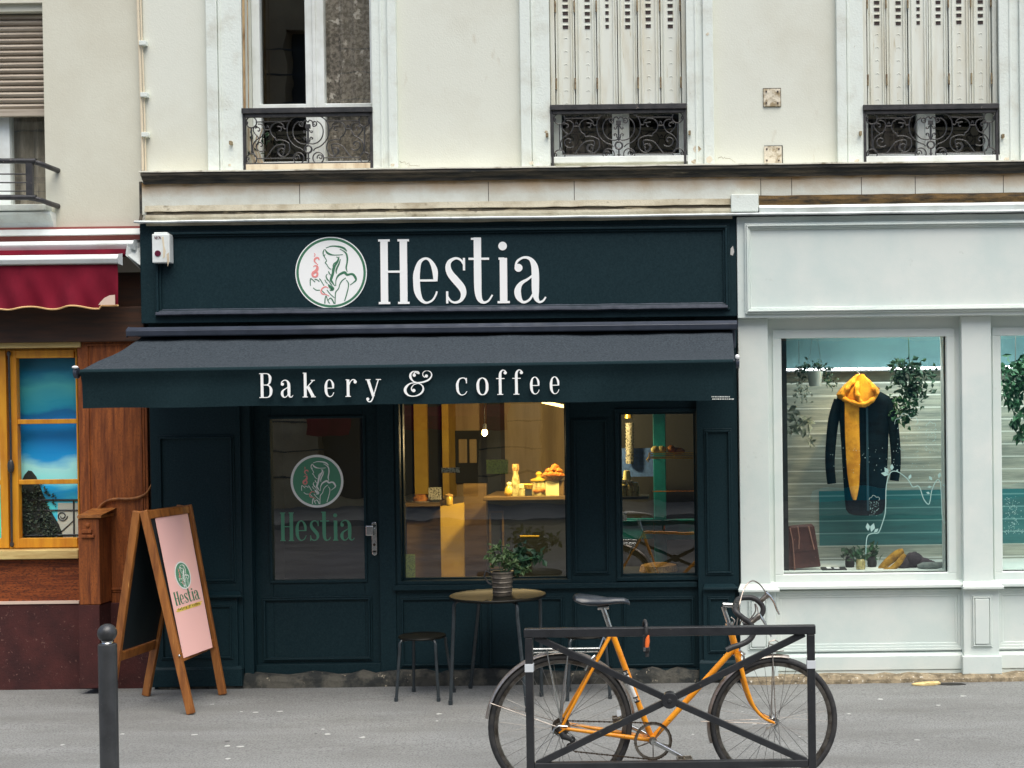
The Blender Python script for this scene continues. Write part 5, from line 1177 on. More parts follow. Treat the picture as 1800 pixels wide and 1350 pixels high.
co = thing('coat', 'long dark teal coat hanging on a hanger in the clothes shop window', 'coat', tuple(W(1520,905,.5)))
yo = .50
def loft(mb, rows, y, dep, n=20):
    o = len(mb.v)
    for k, (py, l, r) in enumerate(rows):
        a = W(l,py,y); b = W(r,py,y); c = (a+b)/2; rx = (b.x-a.x)/2
        for j in range(n):
            t = 2*PI*j/n; fold = 1+.10*math.sin(5*t+k*.3)
            mb.v.append(Vector((c.x+rx*math.copysign(abs(math.cos(t))**.7,math.cos(t)), y+dep*math.sin(t)*fold, c.z)))
    for i in range(len(rows)-1):
        for j in range(n): j2=(j+1)%n; mb.f.append([o+i*n+j,o+(i+1)*n+j,o+(i+1)*n+j2,o+i*n+j2])
    mb.f.append([o+j for j in range(n)]); mb.f.append([o+(len(rows)-1)*n+j for j in range(n)][::-1]); return mb
loft(MB(), [(684,1500,1530),(690,1484,1550),(697,1472,1563),(706,1468,1568),(722,1472,1566),(745,1476,1563),(790,1479,1561),(840,1482,1559),(880,1485,1557),(895,1487,1555),(902,1492,1551),(905,1500,1543)], yo, .07).build('coat_body', M['coat'], co, smooth=True)
def sleeve(q, w0, w1):
    pts = cat([tuple(W(x,y,yo)) for x,y in q],5); n = len(pts)
    return MB().tube(pts,[w0+(w1-w0)*i/(n-1) for i in range(n)],12)
sleeve([(1476,704),(1466,735),(1461,775),(1459,815),(1462,850)],.042,.032).build('sleeve', M['coat'], co, smooth=True)
sleeve([(1559,702),(1568,735),(1573,775),(1575,815),(1572,845)],.042,.032).build('sleeve', M['coat'], co, smooth=True)
MB().pbox(1523,712,1527,898,yo-.088,yo-.07).build('front_edge', mat('coat_edge',(26,66,80),r=.8), co)
hg = thing('coat_hanger', 'steel hook of the hanger above the mustard scarf', 'hanger', tuple(W(1511,660,yo)))
MB().tube([p for p in cat([tuple(W(x,y,yo)) for x,y in ((1512,668),(1512,660),(1509,655),(1506,650),(1509,646),(1513,648))],4)],.0035,6).build('hook', M['chrome'], hg, smooth=True)
MB().tube([W(1486,684,yo+.02),W(1512,668,yo+.02),W(1546,684,yo+.02)],.008,8).build('arm', M['brown_wood'], hg)
sc = thing('scarf', 'thick mustard knitted scarf wrapped over the dark coat with one end hanging down', 'scarf', tuple(W(1505,880,yo-.1)))
mb = loft(MB(), [(658,1506,1517),(662,1500,1521),(668,1493,1528),(676,1484,1537),(685,1475,1545),(693,1470,1547),(700,1473,1544),(707,1483,1537),(713,1496,1528),(716,1503,1522)], yo-.015, .105, 28)
for q in ([(1510,661,-.06),(1499,672,-.10),(1487,686,-.115),(1480,697,-.10)],[(1513,662,-.06),(1506,680,-.125),(1508,698,-.135),(1515,712,-.12)],[(1515,662,-.05),(1526,672,-.10),(1537,686,-.11),(1541,694,-.09)],[(1482,700,-.10),(1500,708,-.13),(1520,710,-.13),(1537,700,-.10)]):
    pz = cat([tuple(W(x,y,yo+d)) for x,y,d in q],6); mb.tube(pz,[.017+.004*math.sin(i*1.3) for i in range(len(pz))],10)
mb.build('wrap', M['scarf'], sc, smooth=True)
mb = MB(); edge = [(705,1485,1510),(730,1485,1510),(770,1486,1511),(810,1488,1512),(835,1490,1511),(855,1493,1510),(872,1497,1507),(879,1500,1505)]
o = 0
for py,l,r in edge:
    for k in range(5):
        p = W(l+(r-l)*k/4,py,yo-.105-.012*math.sin(PI*k/4)); mb.v += [p, p+Vector((0,.016,0))]
for i in range(len(edge)-1):
    for k in range(4):
        a = i*10+k*2; b = a+10; mb.f += [[a,b,b+2,a+2],[a+1,a+3,b+3,b+1]]
    a = i*10; mb.f += [[a,a+1,a+11,a+10],[a+8,a+18,a+19,a+9]]
mb.build('hanging_end', M['scarf'], sc, smooth=True)
# hanging plants
def foliage(mb, pts, n, spread, size, seed, droop=-.5):
    rr = random.Random(seed)
    for i in range(n):
        p = Vector(rr.choice(pts)); p = p+Vector((rr.gauss(0,spread),rr.gauss(0,spread*.7),rr.gauss(0,spread)))
        mb.leaf(p,(rr.uniform(-1,1),rr.uniform(-1,.6),rr.uniform(-1,1)+droop),size*rr.uniform(.6,1.3),size*rr.uniform(.22,.34),rr)
    return mb
M['white_pot'] = mat('white_pot', (196,206,196), r=.5)
h1 = thing('hanging_plant', 'white hanging pot with dark ivy trailing at the upper left of the clothes shop window', 'plant', tuple(W(1433,678,.5)))
b = W(1433,679,.5); MB().lathe([(.042,0),(.058,.105),(.05,.106),(.046,.09)],b,20).build('pot', M['white_pot'], h1, smooth=True)
MB().tube([b+Vector((-.05,0,.1)),b+Vector((0,0,.5)),b+Vector((.05,0,.1))],.002,5).build('cord', M['spoke'], h1)
mb = foliage(MB(), [tuple(W(x,y,.5)) for x,y in ((1405,648),(1415,644),(1425,642),(1436,643),(1446,647),(1452,655),(1410,655),(1458,664))], 150, .022, .035, 1)
foliage(mb, [tuple(W(x,y,.48)) for x,y in ((1455,662),(1462,672),(1464,680))], 14, .008, .03, 2); mb.build('foliage', M['leaf_dark'], h1)
h1b = thing('trailing_plant', 'grey green trailing plant below the white hanging pot', 'plant', tuple(W(1405,690,.6)))
mb = MB(); rr = random.Random(7)
foliage(mb, [tuple(W(x,y,.62)) for x,y in ((1405,670),(1410,682),(1402,692),(1415,696))], 90, .025, .03, 4)
foliage(mb, [tuple(W(x,y,.6)) for x,y in ((1385,715),(1395,722),(1402,735),(1380,738),(1410,745),(1392,750),(1420,742))], 34, .02, .085, 5)
foliage(mb, [tuple(W(x,y,.6)) for x,y in ((1424,762),(1420,755),(1425,774))], 12, .008, .05, 6); mb.build('foliage', M['leaf_grey'], h1b)
MB().tube([W(1405,672,.62),W(1404,600,.62)],.002,5).build('cord', M['spoke'], h1b)
h2 = thing('hanging_plant', 'bushy broad leaved green plant hanging right of the mustard scarf', 'plant', tuple(W(1600,700,.5)))
mb = foliage(MB(), [tuple(W(x,y,.5)) for x,y in ((1575,640),(1590,645),(1603,640),(1610,652),(1580,660),(1600,668),(1590,680),(1612,680),(1605,692))], 230, .03, .056, 8)
foliage(mb, [tuple(W(x,y,.5)) for x,y in ((1580,665),(1572,690),(1620,670),(1625,690),(1630,655))], 60, .04, .05, 12); mb.build('foliage', M['leaf_dark'], h2)
mb = foliage(MB(), [tuple(W(x,y,.46)) for x,y in ((1580,705),(1592,710),(1604,702),(1585,720),(1600,725),(1578,732),(1594,736),(1612,712))], 130, .022, .05, 9); mb.build('lower_foliage', M['leaf_mid'], h2)
MB().tube([W(1598,690,.5),W(1598,640,.5),W(1597,580,.5)],.004,6).build('stem', M['leaf_dark'], h2)
h3 = thing('hanging_plant', 'spiky teal green trailing plant at the right edge of the photograph', 'plant', tuple(W(1785,690,.5)))
mb = foliage(MB(), [tuple(W(x,y,.5)) for x,y in ((1770,650),(1785,642),(1800,640),(1815,650),(1775,665),(1795,665),(1810,670),(1785,680),(1770,680),(1800,690))], 320, .035, .06, 10)
foliage(mb, [tuple(W(x,y,.48)) for x,y in ((1785,705),(1790,725),(1796,745),(1775,700),(1805,715),(1783,740),(1794,760))], 90, .016, .07, 11, -1.4); mb.build('foliage', M['leaf_mid'], h3)
MB().tube([W(1785,650,.5),W(1785,580,.5)],.003,6).build('cord', M['spoke'], h3)
# things on the display floor
M['leather'] = mat('leather', (78,42,36), r=.5, c2=(54,28,26), ns=7, bs=60, bd=.002, c3=(150,100,84), ns3=50, lo3=.66, hi3=.74)
bgx = thing('briefcase', 'worn brown leather briefcase leaning in the lower left corner of the display window', 'bag', tuple(W(1410,1003,.3)))
q = [(1381,1004),(1383,932),(1388,925),(1428,922),(1432,926),(1443,992)]
fr_ = (Vector((0,.28,0)),Vector((1,0,0)),Vector((0,0,1)),Vector((0,-1,0)))
poly = [(W(x,y,.28).x,W(x,y,.28).z) for x,y in q]; poly[0]=(poly[0][0],zfl+.002); poly[-1]=(poly[-1][0]-.0,zfl+.02)
MB().prism(poly, fr_, -.07, 0).build('case', M['leather'], bgx, bevel=.008)
pf_ = [(W(x,y,.278).x,W(x,y,.278).z) for x,y in ((1386,934),(1390,927),(1428,925),(1437,966),(1389,972))]
fl_ = MB().prism(pf_, fr_, .001, .007).build('flap', M['leather'], bgx, bevel=.003)
mb = MB()
for l in ([(1388,928),(1393,950),(1397,1002)],[(1402,926),(1405,945),(1404,965)],[(1421,925),(1427,950),(1431,966)]): mb.tube([W(x,y,.268) for x,y in l],.006,6,sx=1.5)
mb.build('strap', mat('strap',(136,96,82),r=.6), bgx, smooth=True)
cc = thing('card_tray', 'small black tray with white cards in front of the briefcase', 'tray', tuple(W(1466,1004,.25)))
p = W(1466,1003,.25); MB().box(p.x-.085,p.x+.085,.2,.34,zfl,zfl+.012).build('tray', M['in_dark'], cc, bevel=.003)
MB().box(p.x-.05,p.x-.02,.22,.3,zfl+.013,zfl+.016).box(p.x,p.x+.035,.21,.27,zfl+.013,zfl+.016).build('cards', M['sign_white'], cc)
for i,(px,yy,l) in enumerate(((1494,.42,'leftmost of three small potted succulents on the white display floor'),(1513,.24,'front middle small glass potted plant beside the dried flower decal'),(1533,.42,'rightmost of three small potted succulents on the white display floor'))):
    b = Vector((WX(px,1000,yy),yy,zfl)); t = thing('potted_succulent', l, 'plant', tuple(b), 'small potted plants on the display floor')
    MB().lathe([(.030,0),(.034,.02),(.032,.06),(.024,.075)],b,14).build('pot', M['in_dark'] if i != 1 else M['jar_glass'], t, smooth=True)
    foliage(MB(), [tuple(b+Vector((0,0,.085)))], 40, .022, .05, 30+i, .9).build('foliage', M['leaf_mid'] if i else M['leaf_dark'], t)
M['mustard'] = mat('mustard', (176,134,44), r=.9, c2=(136,98,28), ns=30, bs=120, bd=.003)
M['aubergine'] = mat('aubergine', (58,50,58), r=.9, c2=(40,38,46), ns=20, bs=90, bd=.004)
M['grey_knit'] = mat('grey_knit', (118,128,124), r=.9, c2=(92,102,100), ns=30, bs=120, bd=.003)
kn = thing('mustard_mitten', 'folded mustard mitten leaning against the dark knitwear, farther of the two', 'mitten', tuple(Vector((WX(1565,1000,.3),.3,zfl))))
def mitt(mb, q, y, r): pts = cat([tuple(W(x,yy,y)) for x,yy in q],4); n = len(pts); return mb.tube(pts,[r*(.55+.75*math.sin(PI*(i+1)/(n+1))) for i in range(n)],12)
mitt(MB(), [(1546,1001),(1556,992),(1570,980),(1580,972),(1588,968)], .34, .024).build('knit', M['mustard'], kn, smooth=True)
kn2 = thing('mustard_mitten', 'folded mustard mitten lying lowest beside the aubergine knitwear', 'mitten', tuple(Vector((WX(1565,1003,.27),.27,zfl))))
mitt(MB(), [(1553,1003),(1566,1000),(1577,992),(1585,982),(1591,974)], .27, .017).build('knit', M['mustard'], kn2, smooth=True)
ak = thing('knitted_hat', 'crumpled dark aubergine knitwear heaped on the display floor', 'hat', tuple(Vector((WX(1610,1003,.32),.32,zfl))))
mb = MB()
for x,y,rx,rz,s in ((1588,992,.06,.05,1),(1606,984,.065,.055,2),(1622,990,.06,.04,3),(1634,996,.05,.03,4)): p = W(x,y,.36); mb.blob((p.x,.36,max(p.z,zfl+rz*.6)),rx,.06,rz,14,10,s,.16)
mb.build('knit', M['aubergine'], ak, smooth=True)
gk = thing('grey_scarf', 'rolled pale grey knit lying in the lower right corner of the display window', 'scarf', tuple(Vector((WX(1635,1003,.22),.22,zfl))))
MB().tube([Vector((WX(1613,1000,.22),.22,zfl+.02)),Vector((WX(1622,1000,.22),.21,zfl+.028)),Vector((WX(1645,1000,.22),.22,zfl+.026)),Vector((WX(1660,1000,.22),.24,zfl+.03))],[.014,.024,.024,.02],12).build('roll', M['grey_knit'], gk, smooth=True)
# white drawings on the outside of the panes: a twining stem, leaves, clouds with snow dots
M['decal_white'] = mat('decal_white', (160,196,190), r=.6)
yd_ = yw+.0098; fd = (Vector((0,yd_,0)),Vector((1,0,0)),Vector((0,0,1)),Vector((0,-1,0)))
wins = [o for o in ws.children if o.name.split('.')[0] == 'window']
def zz(x,y): p = W(1330+x/2.813,560+y/2.813,yd_); return (p.x,p.z)
mb = MB()
vine = [(540,1165),(546,1080),(575,1062),(602,1058),(622,1010),(637,950),(641,830),(660,765),(690,755),(725,775),(752,800),(772,832),(803,830),(825,890),(848,918),(858,900),(866,850),(890,800),(908,812),(914,900),(918,985),(932,1012)]
mb.ribbon([(p.x,p.y,.0055) for p in cat([zz(*q) for q in vine],5)], fd, .001)
for cx,cy,dx_,dy_ in ((652,765,-20,-30),(668,752,2,-34),(655,772,-40,-8),(690,757,10,-12),(752,795,12,-26),(868,800,-16,-22),(900,790,8,-30),(866,830,-22,4),(858,865,-20,-6),(918,820,14,6),(552,1050,-4,-40),(566,1055,14,-44),(580,1058,22,-20)):
    a = zz(cx,cy); b = zz(cx+dx_,cy+dy_); n = (-(b[1]-a[1])*.28, (b[0]-a[0])*.28); m_ = ((a[0]+b[0])/2,(a[1]+b[1])/2)
    mb.prism([a,(m_[0]-n[0],m_[1]-n[1]),b,(m_[0]+n[0],m_[1]+n[1])], fd, 0, .0012)
for cx,cy,s in ((740,505,58),(862,525,24),(582,890,26)):
    pts = [zz(cx+s*q[0],cy+s*q[1]) for q in ((-1,.3),(-.9,-.1),(-.55,-.2),(-.3,-.6),(.15,-.5),(.35,-.25),(.8,-.3),(1,.1),(.8,.35))]
    mb.ribbon([(p.x,p.y,.0026) for p in cat(pts,4)], fd, .001)
rr = random.Random(21)
for i in range(230):
    c = rr.choice(((745,530,70,150),(862,545,26,120),(582,905,24,70),(800,640,130,160),(560,640,200,160)))
    x = c[0]+rr.uniform(-1,1)*c[2]; y = c[1]+rr.random()**1.5*c[3]
    if not 150 < x < 920: continue
    q_ = zz(x,y); mb.disc(q_[0],q_[1],rr.uniform(.0014,.0030),fd,.001,6)
mb.build('window_decal', M['decal_white'], wins[0])
mb = MB()
for i in range(150):
    t = rr.random(); x = 1262+ (rr.uniform(-60,120) if t<.4 else rr.gauss(0,20)); y = (1050+rr.gauss(0,6)) if t<.4 else rr.uniform(880,1040)
    if x < 1215: continue
    q_ = zz(x,y); mb.disc(q_[0],q_[1],rr.uniform(.0018,.0036),fd,.001,6)
mb.build('window_decal', M['decal_white'], wins[1])
# ================================================================== folding chalk board on the pavement
NL, NR, FL, FR = G(197,1252), G(330,1256), G(262,1224), G(386,1222)
AN = (NL+NR)/2; AN.z = W(248,898,AN.y).z; AF = (FL+FR)/2; AF.z = W(328,890,AF.y).z
AN.x = W(247,898,AN.y).x; AF.x = W(324,890,AF.y).x
AF.z = AN.z = (AN.z+AF.z)/2
an_ = thing('pavement_sign', 'wooden folding pavement sign with a pink poster standing in front of the bakery', 'sign board', tuple((NL+NR+FL+FR)/4))
def aframe(fn, ff, side, nm):
    U = (ff-fn).normalized(); top = AN; V = (AN-fn); V = (V-U*V.dot(U)).normalized(); N = U.cross(V)
    if N.x*side < 0: N = -N
    sh = U.cross(Vector((0,0,1)))
    o = N*.022
    topn = AN+o; topf = AF+o
    w_ = .05
    fr = MB(); fr.beam(fn+o-N*.0, topn, w_, .032, N.cross(V) if False else U); fr.beam(ff+o, topf, w_, .032, U)
    lf = fr
    leg = lf.build(nm+'_legs' if False else 'leg_frame', M['board_wood'], an_, bevel=.005)
    L0 = lambda t: fn.lerp(topn,t)+o*(1-t); F0 = lambda t: ff.lerp(topf,t)+o*(1-t)
    MB().beam(L0(.27),F0(.27),.026,.055,V).build('cross_rail', M['board_wood'], leg, bevel=.004)
    MB().beam(L0(.975),F0(.975),.030,.05,V).build('top_rail', M['board_wood'] if side<0 else M['board_wood'], leg, bevel=.004)
    a,b,c,d = L0(.30),F0(.30),F0(.955),L0(.955)
    t = N*.006
    p = MB().hexa([a-t,b-t,c-t,d-t],[a+t*.5,b+t*.5,c+t*.5,d+t*.5]).build('board', M['board_black'], an_)
    MB().blob(L0(.285)+N*.02-U*.02,.008,.008,.008).build('screw', M['chrome'], leg, smooth=True)
    
    A0, A1, B0, B1 = L0(.33), L0(.94), F0(.33), F0(.94)
    U2 = (B1-A1).normalized(); V2 = A1-A0; V2 = (V2-U2*V2.dot(U2)).normalized(); N2 = U2.cross(V2)
    if N2.dot(N) < 0: N2 = -N2
    dev = max(0, (B0-A0).dot(N2))
    return p, A0+N2*(dev+.006), U2, V2, N2
aframe(NL, FL, -1, 'left')
pbd, PO, PU, PV, PN = aframe(NR, FR, 1, 'right')
def PP(px,py): q = onplane(px,py,PO,PN)-PO; return (q.dot(PU), q.dot(PV))
fr0 = (PO,PU,PV,PN)
ps = MB().prism([PP(*q) for q in ((322,1157),(373,1138),(329,902),(272,910))], fr0, .0002, .003).build('poster', M['pink'], pbd)
c = PP(320.5,1011.5); r = abs(PP(320.5,990)[1]-PP(320.5,1033)[1])/2; ru = abs(PP(304.8,1012)[0]-PP(336.5,1012)[0])/2
tiltp = (PP(336.5,1003)[1]-PP(304.8,1017)[1])/(PP(336.5,1003)[0]-PP(304.8,1017)[0])
emblem(ps, (PO+PU*c[0]+PV*c[1]+PN*.0032, PU, PV, PN), (r+ru)/2*1.0, M['door_green'], M['sign_white'], M['sign_white'], M['coral'], .0012)
b0 = PP(308.8,1065.2); b1 = PP(351.3,1052.4); h0 = PP(304.9,1041.7)
tx = Vector((b1[0]-b0[0], b1[1]-b0[1])); em = tx.length/2.62; ang = math.atan2(tx.y,tx.x)
emh = math.hypot(h0[0]-b0[0],h0[1]-b0[1])
TU = PU*math.cos(ang)+PV*math.sin(ang); TV = -PU*math.sin(ang)+PV*math.cos(ang)
letters(MB(), HESTIA, (PO+PU*b0[0]+PV*b0[1]+PN*.0032, TU*(em/emh), TV, PN), emh, .0012, 1.15).build('lettering', M['sign_green'], ps)
zq = lambda x,y: PP(290+x/10.39, 970+y/10.39)
bn = MB().prism([zq(*q) for q in ((190,1100),(215,1070),(205,1050),(420,975),(675,893),(650,930),(655,955),(640,975),(420,1045),(235,1105))], fr0, .0032, .0040).build('gold_banner', M['gold'], ps)
q0 = zq(240,1076); q1 = zq(632,957); tx = Vector((q1[0]-q0[0],q1[1]-q0[1])); em2 = tx.length/12.5
TV2 = PV*(zq(240,1018)[1]-zq(240,1070)[1])
B2 = [('b',0,0)]+[(c_,x,y) for c_,x,y in BAKERY[1:]]
letters(MB(), B2, (PO+PU*q0[0]+PV*q0[1]+PN*.0041, (PU*tx.x+PV*tx.y).normalized(), PV*((zq(240,1018)[1]-zq(240,1070)[1])/em2*.9), PN), em2, .0006, 1.5).build('lettering', M['text_dark'], bn)

# ================================================================== cafe table, stools, pot
tf = [G(*q) for q in ((792,1239),(927,1252),(952,1224),(827,1210))]
tcen = (tf[0]+tf[1]+tf[2]+tf[3])/4; ztop = W(875,1046,tcen.y).z
tb = thing('cafe_table', 'round dark metal cafe table with thin legs in front of the bakery window', 'table', tuple(tcen))
Rt = (W(960,1046,tcen.y)-W(790,1046,tcen.y)).x/2; tc = Vector((W(875,1046,tcen.y).x, tcen.y, 0))
MB().lathe([(Rt*.2,ztop-.012),(Rt-.012,ztop-.014),(Rt-.002,ztop-.010),(Rt,ztop-.002),(Rt-.004,ztop+.004),(Rt-.012,ztop+.002),(Rt-.016,ztop-.001),(.02,ztop-.001)], tc, 64).build('table_top', M['table_metal'], tb, smooth=True)
for f in tf:
    d = (Vector((f.x,f.y,0))-tc); d.z = 0; dn = d.normalized(); k = tc+dn*min(d.length-.0,Rt*.92)
    pts = [f+Vector((0,0,.002)), Vector((k.x,k.y,ztop-.09)), Vector((k.x,k.y,ztop-.05)), k-dn*.012+Vector((0,0,ztop-.028)), k-dn*.05+Vector((0,0,ztop-.018)), tc+dn*.05+Vector((0,0,ztop-.018))]
    MB().tube(pts, .0115, 10).tube([f+Vector((0,0,0)),f+Vector((0,0,.03))],.0145,10).build('leg', M['leg_metal'], tb, smooth=True)
sf = [G(*q) for q in ((696.5,1233),(771,1233),(798,1217),(727.5,1216))]; sc_ = (sf[0]+sf[1]+sf[2]+sf[3])/4
zst = W(741,1117,sc_.y).z
st_ = thing('stool', 'low dark metal stool left of the cafe table', 'stool', tuple(sc_), 'stools by the cafe table')
tcs = Vector((W(742,1117,sc_.y).x, sc_.y, 0)); Rs = .155
MB().lathe([(Rs*.2,zst-.012),(Rs-.006,zst-.012),(Rs,zst-.006),(Rs-.004,zst+.002),(Rs-.02,zst),(.02,zst-.002)], tcs, 40)  .build('seat', M['table_metal'], st_, smooth=True)
for f in sf:
    d = Vector((f.x,f.y,0))-tcs; d.z = 0; dn = d.normalized(); k = tcs+dn*min(d.length*.93,.165)
    MB().tube([f,Vector((k.x,k.y,zst-.06)),Vector((k.x,k.y,zst-.035)),k-dn*.012+Vector((0,0,zst-.018)),k-dn*.05+Vector((0,0,zst-.013)),tcs+dn*.03+Vector((0,0,zst-.013))],.010,10).tube([f,f+Vector((0,0,.025))],.013,10).build('leg', M['leg_metal'], st_, smooth=True)
s2 = copy_tree(st_); s2.location = G(1036,1222); s2['label'] = 'low dark metal stool behind the bicycle saddle and barrier'; s2.rotation_euler.z = .25
pbase = Vector((W(883,1037,tcen.y-.02).x, tcen.y-.02, ztop))
pp = thing('potted_plant', 'leafy green plant in a ribbed zinc pot standing on the cafe table', 'potted plant', tuple(pbase))
pot = MB().lathe([(.058,.0),(.060,.004),(.068,.14),(.073,.145),(.073,.155),(.066,.154),(.064,.13)], pbase, 32)
for k in range(4): pot.lathe([(.061+.002*k,.03*k+.02),(.0645+.002*k,.03*k+.026),(.062+.002*k,.03*k+.032)], pbase, 32)
pt_ = pot.build('pot', M['pot_zinc'], pp, smooth=True)
hb = pbase+Vector((-.066,-.02,.115)); MB().tube([hb+Vector((0,0,.03)),hb+Vector((-.035,-.005,.045)),hb+Vector((-.045,-.01,.015)),hb+Vector((-.02,-.01,-.03)),hb+Vector((.004,0,-.045))],.006,8).build('handle', M['iron'], pt_, smooth=True)
MB().lathe([(.063,.125),(.03,.132)],pbase,20).build('soil', M['soil'], pp)
mb = MB()
for px,py in ((868,985),(880,972),(893,968)): pass
lf = [tuple(W(x,y,tcen.y-.02+dy)) for x,y,dy in ((864,972,0),(872,965,.03),(880,960,-.02),(890,968,-.05),(884,978,.03),(876,982,-.05),(896,975,.04),(868,988,-.03),(900,985,-.04),(890,990,0))]
foliage(mb, lf, 130, .014, .042, 41, -.1); mb.build('foliage', M['leaf_light'], pp)
mb = MB(); foliage(mb, [tuple(W(x,y,tcen.y+.02)) for x,y in ((905,980),(915,965),(922,985),(930,975),(940,985),(948,975),(926,995),(918,1000),(905,995))], 70, .018, .07, 43, -.1)
mb.build('dark_foliage', M['leaf_dark'], pp)
mb = MB(); foliage(mb, [tuple(W(x,y,tcen.y-.03)) for x,y in ((918,1003),(924,1000),(912,998),(928,1005))], 24, .008, .04, 44, -.2); mb.build('trailing_foliage', M['leaf_light'], pp)
mb = MB(); rr = random.Random(3)
for q in ((866,975),(880,962),(895,972),(915,972),(935,982),(946,978),(922,1000)): mb.tube([pbase+Vector((0,0,.13)),(pbase+Vector((0,0,.13))).lerp(W(*q,tcen.y-.02),.5)+Vector((0,0,.03)),W(*q,tcen.y-.02)],.0022,5)
mb.build('stem', M['leaf_mid'], pp)

# ================================================================== bollard
yb_ = -2.95; bx_ = W(190,1200,yb_).x; zt = W(190,1131,yb_).z; zb = gz(yb_); sc2 = FPX/(9.6+yb_)
bo = thing('bollard', 'dark grey cast iron bollard with a ball top at the lower left of the photograph', 'bollard', (bx_,yb_,zb))
r = 16/sc2; MB().lathe([(r*1.25,-.05),(r*1.25,.03),(r*1.05,.05),(r,.06),(r,zt-zb-.012),(r*.97,zt-zb-.004),(r*.86,zt-zb),(r*.5,zt-zb+.002)], (bx_,yb_,zb), 40).build('post', M['bollard'], bo, smooth=True)
rb = 16.6/sc2; cz = W(188,1112.5,yb_).z
nk = MB().lathe([(r*.62,zt-zb+.001),(r*.56,zt-zb+.006),(r*.60,zt-zb+.012),(r*.45,zt-zb+.02)], (bx_,yb_,zb), 32).build('neck', M['chrome'], bo, smooth=True)
MB().blob((bx_,yb_,cz),rb,rb,rb*.98,40,24).build('ball', M['bollard'], bo, smooth=True)

# ================================================================== crossed pavement barrier
yq_ = -2.98
bl = W(931,1200,yq_).x; brx = W(1426,1200,yq_).x; zT = W(1178,1101.5,yq_).z; zB = W(1178,1344,yq_).z; zg = gz(yq_)
ba = thing('crossed_barrier', 'black steel pavement barrier with crossed bars and a centre disc in front of the bicycle', 'barrier', ((bl+brx)/2,yq_,zg))
w_ = .036; BM = M['barrier']
zx = lambda t: zT  # level frame
MB().box(bl-w_/2-.004,brx+w_/2+.004,yq_-w_*.6,yq_+w_*.6,zT-w_*1.15,zT).build('top_bar', BM, ba, bevel=.004)
for x in (bl,brx):
    po = MB().box(x-w_/2,x+w_/2,yq_-w_/2,yq_+w_/2,zg-.05,zT-w_*1.15-.001).build('post', BM, ba, bevel=.004)
    z1 = W(1178,1163,yq_).z; MB().box(x-w_/2-.002,x+w_/2+.002,yq_-w_/2-.002,yq_+w_/2+.002,z1-.038,z1).build('reflective_band', M['reflective'], po, bevel=.001)
    MB().box(x-.05,x+.05,yq_-.05,yq_+.05,zg-.01,zg+.008).build('foot_plate', BM, po, bevel=.003)
MB().box(bl+w_/2+.001,brx-w_/2-.001,yq_-w_/2,yq_+w_/2,zB-w_/2,zB+w_/2).build('bottom_bar', BM, ba, bevel=.004)
xm, zm = (bl+brx)/2, (zT+zB)/2+.0
c0 = Vector((W(1177,1230,yq_).x,yq_,W(1177,1230,yq_).z))
for (x,z) in ((bl+.03,zT-w_*1.1),(brx-.03,zT-w_*1.1),(bl+.03,zB+.01),(brx-.03,zB+.01)):
    q = Vector((x,yq_,z)); d = (q-c0).normalized(); MB().beam(c0+d*.03,q,.020,.031,Vector((0,1,0)).cross(d)).build('cross_bar', BM, ba, bevel=.003)
MB().disc(0,0,.0375,(c0,Vector((1,0,0)),Vector((0,0,1)),Vector((0,-1,0))),.026,36,-.026).disc(0,0,.010,(c0,Vector((1,0,0)),Vector((0,0,1)),Vector((0,-1,0))),.031,16,0).build('centre_disc', BM, ba, bevel=.003)

